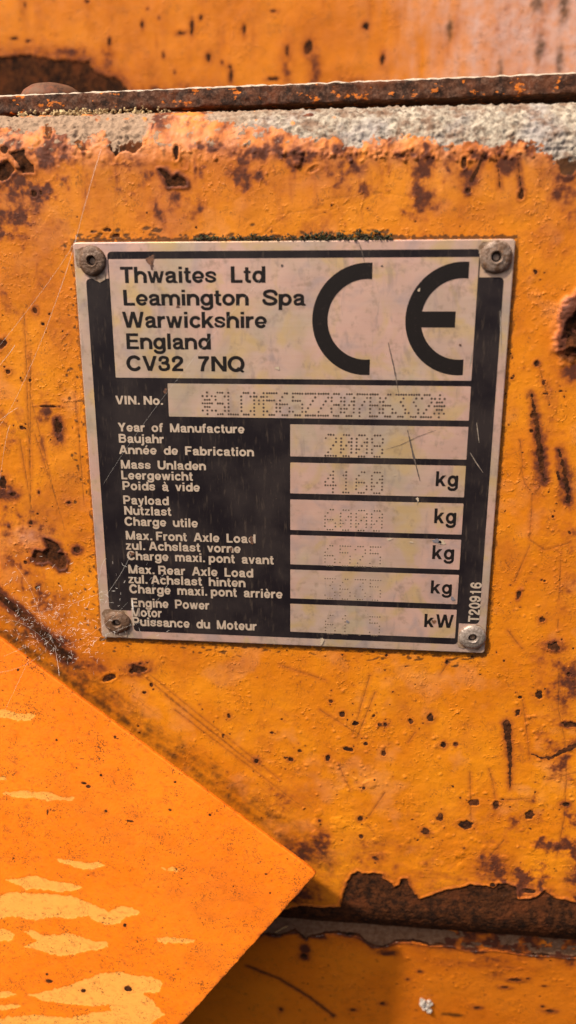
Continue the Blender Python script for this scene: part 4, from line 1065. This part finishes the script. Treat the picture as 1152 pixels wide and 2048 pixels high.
A_ = box_o['address']
line_of('Thwaites Ltd', 241, 566, 531, 565.5, 32.5, INK, A_, space=74)
line_of('Leamington Spa', 247, 611, 611, 611, 31.5, INK, A_, space=74)
line_of('Warwickshire', 246, 655.5, 534, 656, 32, INK, A_)
line_of('England', 253, 698, 422, 699, 31.5, INK, A_)
line_of('CV32 7NQ', 254, 741.5, 490, 743, 30, INK, A_, space=74)
SM = [('VIN. No.', 232, 808.6, 327, 809.5), ('Year of Manufacture', 236.6, 863, 489, 866), ('Baujahr', 238, 885, 328, 886.5), ('Année de Fabrication', 239, 907.8, 508, 912.2),
      ('Mass Unladen', 242, 936.6, 412, 940.5), ('Leergewicht', 243, 958, 386, 961.4), ('Poids à vide', 245.5, 979.4, 400, 983), ('Payload', 247, 1008, 338, 1010.2), ('Nutzlast', 249, 1029, 343, 1031.5),
      ('Charge utile', 250, 1051, 396, 1054.4), ('Max. Front Axle Load', 252, 1079.3, 511, 1085.6), ('zul. Achslast vorne', 252, 1099.4, 481.5, 1105.2), ('Charge maxi. pont avant', 255, 1119.8, 547.5, 1128),
      ('Max. Rear Axle Load', 257, 1147, 506.5, 1154), ('zul. Achslast hinten', 257, 1166.5, 491, 1173.6), ('Charge maxi. pont arrière', 259.5, 1186.3, 565, 1196), ('Engine Power', 263, 1214, 419, 1218),
      ('Motor', 263.5, 1232.4, 324, 1234.4), ('Puissance du Moteur', 265, 1251, 513.5, 1260.5)]
for t, u0, v0, u1, v1 in SM: line_of(t, u0, v0, u1, v1, 17.2, PALE, field, track=8, space=68, bold=1.0)
for k, u0, u1, vb, vt in (('mass', 871, 916, 972.5, 942.7), ('payload', 868, 912, 1046.6, 1017), ('front', 864, 908, 1118.4, 1090.5), ('rear', 861, 903.5, 1187, 1161)):
    line_of('kg', u0, vb, u1, vb, vb - vt, INK, box_o[k], track=12)
line_of('kW', 848, 1254, 906, 1255.5, 26.5, INK, box_o['power'], track=16)
a = pp(960, 1244.4); b = pp(962, 1164.5); c = pp(938.5, 1205)
o = lettering('T20916', a[1], b[1], (a[0] + b[0]) / 2, (a[0] + b[0]) / 2 - c[0], PALE, field, vertical=True); o['label'] = 'small printed number T20916 running up the side'

# the CE mark
def ce(kind):
    xr, yt = pp(745.5, 525) if kind == 'C' else pp(938, 523)
    xb, yb = pp(738.5, 750) if kind == 'C' else pp(926, 750.5)
    xl_ = pp(624.5, 640)[0] if kind == 'C' else pp(810.5, 640)[0]
    xr = (xr + xb) / 2; R = (yt - yb) / 2; cy = (yt + yb) / 2; cx = xl_ + R
    t = R * .283; r = R - t
    aR = math.acos(max(-1, min(1, (xr - cx) / R))); ar = math.acos(max(-1, min(1, (xr - cx) / r)))
    P = [(cx + R * math.cos(a), cy + R * math.sin(a)) for a in np.linspace(aR, 2 * math.pi - aR, 60)]
    if kind == 'C':
        P += [(cx + r * math.cos(a), cy + r * math.sin(a)) for a in np.linspace(2 * math.pi - ar, ar, 60)]
    else:
        hb = t / 2; xe = pp(910.5, 640)[0]; am = math.pi - math.asin(hb / r)
        P += [(cx + r * math.cos(a), cy + r * math.sin(a)) for a in np.linspace(2 * math.pi - ar, 2 * math.pi - am, 30)]
        P += [(xe, cy - hb), (xe, cy + hb)]
        P += [(cx + r * math.cos(a), cy + r * math.sin(a)) for a in np.linspace(am, ar, 30)]
    return P
for kind in 'CE':
    o = flat('conformity_mark', [ce(kind)], ZT, INK, A_); o['label'] = 'large black letter %s of the CE mark' % kind

# ------------------------------------------------------------------ dot-punched characters, 5 x 7 craters
DOT = {'*': '0010010101011101111101110 1010100100', 'S': '01110100011000001110000011000101110', 'L': '10000100001000010000100001000011111', 'C': '01110100011000010000100001000101110',
       'M': '10001110111010110101100011000110001', '5': '11111100001111000001000011000101110', '6': '00110010001000011110100011000101110', 'Z': '11111000010001000100010001000011111',
       '8': '01110100011000101110100011000101110', '0': '01110100011001110101110011000101110', '7': '11111000010001000100010000100001000', 'B': '11110100011000111110100011000111110',
       '3': '11111000100010000010000011000101110', '2': '01110100010000100010001000100011111', '4': '00010001100101010010111110001000010', '1': '00100011000010000100001000010001110',
       '.': '00000000000000000000000000000000100'}
DOT['*'] = '00100101010111011111011101010100100'
def dot_material():
    n = NB('punched_rim'); c = n.noise(.8, 2, .5)
    return n.done(n.mix(n.ramp(c, .4, .6), (.50, .35, .25), (.40, .27, .17)), .5, .4)
RIM = dot_material()
nb = NB('dirty_rim'); DRIM = nb.done((.24, .15, .095), .6, .2)
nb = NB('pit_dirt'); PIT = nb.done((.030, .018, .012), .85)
def punched(text, cols, u_first, pitch_u, vtop, vbot, dcol_u, v_mid, parent, pit=.2, rim=None):
    V = []; Fs = []; mats = []
    y_t = pp(u_first, vtop)[1]; y_b = pp(u_first, vbot)[1]
    for i, ch in enumerate(text):
        xc = pp(u_first + pitch_u * i, v_mid)[0]
        dx = (pp(u_first + dcol_u, v_mid)[0] - pp(u_first, v_mid)[0])
        for r in range(7):
            for c in range(5):
                if DOT[ch][r * 5 + c] != '1': continue
                x = xc + (c - 2) * dx + random.uniform(-.03, .03); y = y_t + (y_b - y_t) * r / 6 + random.uniform(-.03, .03)
                s = random.uniform(.9, 1.1); base = len(V); seg = 8
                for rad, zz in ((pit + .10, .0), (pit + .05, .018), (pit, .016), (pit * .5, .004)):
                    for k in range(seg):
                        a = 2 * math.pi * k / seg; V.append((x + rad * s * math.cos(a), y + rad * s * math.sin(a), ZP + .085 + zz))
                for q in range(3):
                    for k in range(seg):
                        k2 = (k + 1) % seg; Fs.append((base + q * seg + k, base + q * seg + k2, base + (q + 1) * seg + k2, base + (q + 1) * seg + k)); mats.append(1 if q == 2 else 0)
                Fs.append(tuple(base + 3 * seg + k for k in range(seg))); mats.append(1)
    me = mesh_mm('punched_characters', V, Fs, True)
    me.materials.append(rim or RIM); me.materials.append(PIT)
    me.polygons.foreach_set('material_index', mats)
    o = link('punched_characters', me, None, parent); o['label'] = 'dot punched characters reading ' + text
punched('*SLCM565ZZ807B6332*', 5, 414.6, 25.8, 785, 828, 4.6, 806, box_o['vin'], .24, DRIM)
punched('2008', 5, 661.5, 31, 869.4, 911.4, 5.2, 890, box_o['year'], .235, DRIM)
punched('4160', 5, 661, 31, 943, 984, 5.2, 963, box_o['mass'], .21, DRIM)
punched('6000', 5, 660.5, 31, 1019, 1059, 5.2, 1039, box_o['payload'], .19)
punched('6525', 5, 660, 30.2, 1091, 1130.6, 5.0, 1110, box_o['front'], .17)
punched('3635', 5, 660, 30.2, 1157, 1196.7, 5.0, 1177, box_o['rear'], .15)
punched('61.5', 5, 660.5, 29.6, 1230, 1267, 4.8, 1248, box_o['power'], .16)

# ------------------------------------------------------------------ rivets
def rivet_material(name, rusty):
    n = NB(name); a = n.noise(2.2, 5, .7); b = n.noise(.7, 4, .7); c = n.noise(1.3, 4, .7)
    col = n.mix(n.ramp(b, .35, .68), (.20 - .07 * rusty, .155 - .085 * rusty, .125 - .085 * rusty), (.42 - .16 * rusty, .345 - .18 * rusty, .29 - .18 * rusty))
    col = n.mix(n.ramp(a, .70 - .36 * rusty, .80 - .30 * rusty, 0, .9), col, (.10, .048, .022))
    col = n.mix(n.ramp(c, .56, .68, 0, .85 * rusty), col, (.21, .090, .030))
    col = n.mix(n.ramp(b, .60, .72, 0, .8 * rusty), col, (.045, .026, .017))
    return n.done(col, n.mixf(rusty, .34, .55), .35 - .27 * rusty, n.bump(n.math('ADD', n.noise(.7, 4, .7), n.math('MULTIPLY', c, .8)), .30, .3 + .6 * rusty))
RIV = [((183, 521.5), 3.40, .95, (1, 1.06), 'rusty rivet in the upper left corner'), ((993.2, 514), 3.75, .7, (1, 1), 'scuffed grey brown rivet in the upper right corner'),
       ((233.5, 1246), 3.7, 1.0, (1.02, .88), 'dirty brown rivet in the lower left corner'), ((945.5, 1275.7), 3.62, .15, (1, .94), 'clean grey rivet in the lower right corner')]
for i, ((u, v), r, rusty, (sx, sy), lab) in enumerate(RIV):
    x, y = at(u, v, ZP + .8)[:2]; k = r / 3.4
    prof_ = [(3.5, .02), (3.56, .25), (3.46, .52), (3.15, .80), (2.65, 1.02), (2.1, 1.14), (1.62, 1.12), (1.50, 1.20), (1.28, 1.22), (1.14, 1.10), (1.08, .6), (1.04, .2)]
    V, Fs = lathe([(q * k, z) for q, z in prof_], 44, .006 + .022 * rusty, i * 3 + 1, x, y, ZP, 'z', sx, sy)
    V = V[:-1]; Fs = Fs[:-44]
    rv = link('rivet', mesh_mm('rivet', V, Fs, True), rivet_material('rivet_metal', rusty), plate); rv['label'] = lab
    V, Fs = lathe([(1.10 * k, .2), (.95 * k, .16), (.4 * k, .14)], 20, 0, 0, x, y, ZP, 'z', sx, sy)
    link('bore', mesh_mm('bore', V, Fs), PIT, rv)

# scratches, stains and nicks in the plate
def ribbon(name, pts, w0, w1, z, mat, parent, seed=1, n_=14):
    rn = random.Random(seed); P = [np.array(pp(*p)) for p in pts]; Q = []
    for a, b in zip(P, P[1:]):
        for k in range(n_): Q.append(a + (b - a) * k / n_)
    Q.append(P[-1]); L = []; R_ = []
    for i, q in enumerate(Q):
        d = Q[min(i + 1, len(Q) - 1)] - Q[max(i - 1, 0)]; d = d / np.linalg.norm(d); nn = np.array([-d[1], d[0]]); t = i / (len(Q) - 1)
        hw = (w0 + (w1 - w0) * math.sin(math.pi * t)) / 2 * rn.uniform(.5, 1.3)
        L.append(q + nn * hw); R_.append(q - nn * hw)
    V = [(x, y, z) for x, y in L + R_]; m = len(L)
    Fs = [(i, m + i, m + i + 1, i + 1) for i in range(m - 1)]
    me = mesh_mm(name, V, Fs)
    if me.polygons[0].normal.y > 0: me.flip_normals()
    return link(name, me, mat, parent)
nb = NB('dark_scratch'); DSC = nb.done(nb.mix(nb.noise(1, 2, .5), (.05, .035, .03), (.12, .085, .065)), .7)
nb = NB('pale_scratch'); PSC = nb.done((.50, .40, .31), .4, .5)
ribbon('scratch', [(776, 684), (788, 735), (797, 785)], .10, .32, ZT + .05, DSC, plate, 1)
ribbon('scratch', [(815, 860), (826, 908), (840, 962)], .16, .48, ZT + .05, DSC, plate, 2)
ribbon('scratch', [(716, 482), (723, 500), (729, 524)], .10, .22, ZT + .05, DSC, plate, 3)
ribbon('scratch', [(772, 898), (800, 890), (838, 872), (872, 860)], .06, .12, ZT + .05, DSC, plate, 4)
for i, (pts, m_) in enumerate((([(953, 845), (958, 885)], PSC), ([(940, 905), (952, 925), (966, 945)], PSC), ([(860, 1078), (885, 1090)], PSC),
                              ([(640, 1275), (648, 1286)], PSC), ([(1000, 620), (1002, 700)], PSC), ([(945, 700), (938, 735)], PSC), ([(836, 1000), (834, 1010)], PSC))):
    ribbon('scratch', pts, .08, .22, ZT + .05, m_, plate, 10 + i)
def blot(name, u, v, ru, rv_, mat, seed, z=ZT + .06):
    rn = random.Random(seed); x, y = pp(u, v); pts = []
    ph = [rn.uniform(0, 6.28) for _ in range(4)]
    for k in range(22):
        a = 2 * math.pi * k / 22; q = 1 + .22 * math.sin(2 * a + ph[0]) + .16 * math.sin(3 * a + ph[1]) + .12 * math.sin(5 * a + ph[2]) + rn.uniform(-.08, .08)
        pts.append((max(-54.5, min(54.5, x + ru / 8 * q * math.cos(a))), max(-54.2, min(54.2, y + rv_ / 8 * q * math.sin(a)))))
    return flat(name, [pts], z, mat, plate)
nb = NB('brown_blot'); BRN = nb.done(nb.mix(nb.ramp(nb.noise(.8, 3, .6), .4, .6), (.16, .065, .028), (.07, .032, .02)), .7)
nb = NB('rivet_dirt'); RING = nb.done(nb.mix(nb.ramp(nb.noise(1.6, 5, .7), .40, .60), (.30, .215, .15), (.15, .080, .040)), .7)
nb = NB('pale_blot'); PBL = nb.done((.42, .32, .22), .6)
nb = NB('grey_blot'); GBL = nb.done((.16, .14, .15), .5)
for q, (u, v, r) in enumerate(((180, 524, 33), (992, 517, 31), (236, 1247, 36), (946, 1277, 28))): blot('stain_spot', u, v, r * 1.0, r * 1.0, RING, 40 + q, ZT + .03)
blot('stain_spot', 301, 520, 7, 10, BRN, 1); blot('stain_spot', 304, 533, 3, 6, BRN, 2); blot('stain_spot', 356, 613, 3, 3, BRN, 3); blot('stain_spot', 564, 531, 2, 3, DSC, 4)
blot('stain_spot', 503, 1080, 5, 8, BRN, 5); blot('stain_spot', 462, 1098, 4, 4, BRN, 6); blot('stain_spot', 264, 1107, 5, 5, BRN, 7); blot('stain_spot', 868, 1243, 4, 5, BRN, 8)
blot('stain_spot', 695, 1243, 3.4, 3.4, GBL, 9); blot('stain_spot', 905, 1197, 4.5, 4.5, GBL, 10); blot('stain_spot', 874, 1082, 9, 5, GBL, 11); blot('stain_spot', 884, 1084, 7, 5, PBL, 12)
blot('stain_spot', 555, 736, 4, 4, PBL, 13); blot('stain_spot', 838, 580, 2, 4, PBL, 14); blot('stain_spot', 779, 1078, 6, 2.5, PBL, 15); blot('stain_spot', 823, 1084, 4, 2, PBL, 16)
blot('stain_spot', 835, 998, 3, 4, PBL, 17); blot('stain_spot', 764, 532, 2, 2, DSC, 18); blot('stain_spot', 920, 690, 3, 2, BRN, 19); blot('stain_spot', 331, 782, 4, 5, BRN, 20)
blot('stain_spot', 790, 950, 2, 2, PBL, 21); blot('stain_spot', 644, 1282, 4, 8, PBL, 22)

# ================================================================== SMALL THINGS
# moss along the plate's upper edge
def clumps(name, spots, mat, seed, label, cat, kind='stuff'):
    rn = random.Random(seed); bm = bmesh.new()
    for x, y, z, r in spots:
        m = Matrix.Translation(Vector(W(x, y, z))) @ Matrix.Rotation(rn.uniform(0, 6.28), 4, Vector((rn.gauss(0, 1), rn.gauss(0, 1), rn.gauss(0, 1))).normalized()) @ Matrix.Diagonal(Vector((r * rn.uniform(.6, 1.3), r * rn.uniform(.6, 1.3), r * rn.uniform(.6, 1.3), 1000)) * .001)
        g = bmesh.ops.create_icosphere(bm, subdivisions=1, radius=1, matrix=m)
        for v in g['verts']: v.co += Vector((rn.uniform(-1, 1), rn.uniform(-1, 1), rn.uniform(-1, 1))) * r * .00035
    me = bpy.data.meshes.new(name); bm.to_mesh(me); bm.free()
    o = link(name, me, mat); tag(o, label, cat, kind=kind); return o
nb = NB('moss'); MOSS = nb.done(nb.mix(nb.ramp(nb.noise(1.2, 3, .6), .4, .62), (.018, .014, .007), (.060, .055, .014)), .9)
sp = []
for _ in range(1300):
    t = random.random(); u = 385 + 400 * t
    dens = .25 + .75 * (math.sin(u * .052) * .5 + .5) * (1 if u > 500 else .35) + (.5 if 620 < u < 760 else 0)
    if random.random() > dens: continue
    x, y, _ = at(u, 479, .6); hgt = random.random() ** 1.6 * (1.5 + (1.0 if 620 < u < 760 else 0)) * (.5 + .5 * math.sin(u * .09) ** 2)
    sp.append((x, y + hgt - .1, .15 + random.random() * 1.0, random.uniform(.12, .30)))
clumps('moss', sp, MOSS, 3, 'dark green moss growing along the top edge of the data plate', 'moss')
# crumbs of dry dirt caught under the bar at the left
nb = NB('dry_dirt'); DIRT = nb.done(nb.mix(nb.ramp(nb.noise(1.5, 3, .6), .35, .65), (.30, .19, .085), (.52, .38, .19)), .95)
sp = []
for _ in range(300):
    u = random.choice([random.uniform(30, 340), random.uniform(100, 210)]); p = at(u, 222, -12)
    sp.append((p[0], YT + RT + random.random() ** 2 * 1.3 - .1, -13.2 + random.gauss(0, 1.1), random.uniform(.15, .55)))
clumps('dirt_crumbs', sp, DIRT, 4, 'sandy dirt crumbs caught between the rusty bar and the rolled edge', 'dirt')
# grey lump of dried mud on the lower panel
def low_point(u, v, off=0):
    x, s = low_chart(u, v); y, z, ny, nz = low_prof(np.array(s)); return (x, float(y + ny * off), float(z + nz * off))
bm = bmesh.new(); rn = random.Random(9); c = low_point(852, 2010, .2)
for k in range(16):
    du, dv = rn.uniform(-12, 12), rn.uniform(-14, 14)
    q = low_point(852 + du, 2010 + dv, .3); r = rn.uniform(.5, 1.1)
    g = bmesh.ops.create_icosphere(bm, subdivisions=2, radius=r * .001, matrix=Matrix.Translation(Vector(W(*q))) @ Matrix.Diagonal((1, .6, 1, 1)))
    for v in g['verts']: v.co += Vector((rn.uniform(-1, 1), rn.uniform(-1, 1), rn.uniform(-1, 1))) * .00016
me = bpy.data.meshes.new('mud_lump'); bm.to_mesh(me); bm.free()
nb = NB('grey_mud'); o = link('mud_lump', me, nb.done(nb.mix(nb.ramp(nb.noise(.9, 3, .6), .35, .65), (.28, .22, .17), (.58, .50, .42)), .8))
tag(o, 'small pale grey lump of dried mud stuck on the lower panel', 'mud')

def tube(name, pts, r, mat, parent=None, seg=5):
    V = []; Fs = []
    for i, p in enumerate(pts):
        d = np.array(pts[min(i + 1, len(pts) - 1)]) - np.array(pts[max(i - 1, 0)]); d = d / (np.linalg.norm(d) + 1e-9)
        a = np.cross(d, (0.3, .1, 1)); a /= np.linalg.norm(a); b = np.cross(d, a); rr = r[i] if isinstance(r, (list, tuple)) else r
        for k in range(seg):
            t = 2 * math.pi * k / seg; V.append(tuple(np.array(p) + rr * (a * math.cos(t) + b * math.sin(t))))
    for i in range(len(pts) - 1):
        for k in range(seg): Fs.append((i * seg + k, i * seg + (k + 1) % seg, (i + 1) * seg + (k + 1) % seg, (i + 1) * seg + k))
    return V, Fs
nb = NB('dry_straw'); STR = nb.done((.55, .36, .15), .6)
p0 = low_point(551, 1862, .6); p1 = low_point(577, 1838, 3.0)
V, Fs = tube('straw', [tuple(np.array(p0) + (np.array(p1) - np.array(p0)) * t + np.array((0, .15 * math.sin(3 * t), 0))) for t in np.linspace(0, 1, 7)], [.12, .2, .24, .24, .24, .22, .14], STR, seg=6)
tag(link('straw', mesh_mm('straw', V, Fs, True), STR), 'short dry straw stuck beside the corner of the orange flap', 'straw')

# ------------------------------------------------------------------ cobweb
nb = NB('spider_silk'); SILK = nb.done((.80, .74, .66), .35, 0, None, .6)
web = empty('cobweb', at(120, 1250, 3))
tag(web, 'torn glinting cobweb stretched over the lower left rivet and the orange panel', 'cobweb')
TH_ = [((202, 300, 1), (178, 380, 4), (152, 478, 2.5), .055), ((152, 470, 2.4), (140, 520, 4), (95, 650, 3), .05), ((95, 650, 3), (40, 780, 4), (0, 850, 1), .035), ((152, 478, 2.4), (100, 560, 4), (0, 690, 1), .035),
       ((207, 968, 2), (330, 790, 3), (520, 560, 2), .022), ((0, 730, 2), (20, 705, 3), (30, 690, 2), .06), ((0, 840, 2), (20, 825, 3), (36, 815, 2), .045),
       ((0, 960, 2), (10, 890, 3), (20, 850, 2), .04), ((62, 1225, 5), (120, 1215, 6), (215, 1180, 3), .02), ((212, 1190, 3), (240, 1150, 3), (262, 1108, 2), .035), ((110, 1296, 6), (116, 1330, 8), (118, 1352, 11), .05),
       ((128, 1290, 5), (190, 1262, 4), (255, 1205, 2), .02), ((0, 1240, 4), (50, 1250, 6), (100, 1290, 6), .02), ((8, 1312, 13.6), (60, 1290, 12), (118, 1262, 6), .02), ((150, 1300, 5), (205, 1272, 4), (300, 1238, 2), .02),
       ((30, 1130, 2), (66, 1190, 5), (84, 1262, 6), .018), ((10, 1420, 15), (34, 1370, 14), (58, 1318, 12), .025), ((-5, 1345, 14.5), (50, 1330, 13), (90, 1300, 9), .015), ((196, 1168, 3), (205, 1128, 3), (214, 1118, 2), .05)]
for i, (a, b, c, r) in enumerate(TH_):
    a, b, c = at(*a), at(*b), at(*c)
    pts = [tuple((1 - t) ** 2 * a + 2 * t * (1 - t) * (b * 2 - (a + c) / 2) + t * t * c) for t in np.linspace(0, 1, 14)]
    V, Fs = tube('thread', pts, r * .55, SILK, seg=5)
    link('thread', mesh_mm('thread', V, Fs, True), SILK, web)
rn = random.Random(21); V = []; Fs = []
for _ in range(520):
    if rn.random() < .7: u, v = rn.gauss(115, 62), rn.gauss(1255, 42)
    else: u, v = rn.uniform(10, 345), rn.uniform(1110, 1300)
    if u < 0 or v > 1370 or (u > 210 and v > 1275): continue
    z = 2 + 3 * rn.random() + (5 if v > 1270 and u < 130 else 0); p = at(u, v, z)
    ang = rn.gauss(.9, .9); L = rn.uniform(.25, 1.5) * (1.5 if rn.random() < .15 else 1); d = np.array((math.cos(ang), math.sin(ang), rn.uniform(-.5, .5))) * L / 2
    bend = np.array((rn.gauss(0, .12), rn.gauss(0, .12), 0)) * L
    v_, f_ = tube('x', [tuple(p - d), tuple(p + bend), tuple(p + d)], [.015, rn.uniform(.018, .05), .015], SILK, seg=4)
    Fs += [tuple(i + len(V) for i in f) for f in f_]; V += v_
fk = link('silk_fluff', mesh_mm('silk_fluff', V, Fs, True), SILK, web); fk['kind'] = 'stuff'
p = at(266, 1215, 2.2)
V, Fs = tube('x', [tuple(at(264, 1200, 2)), tuple(at(266, 1212, 2.4)), tuple(at(267, 1224, 2))], [.08, .24, .1], SILK)
link('thread', mesh_mm('thread', V, Fs, True), SILK, web)
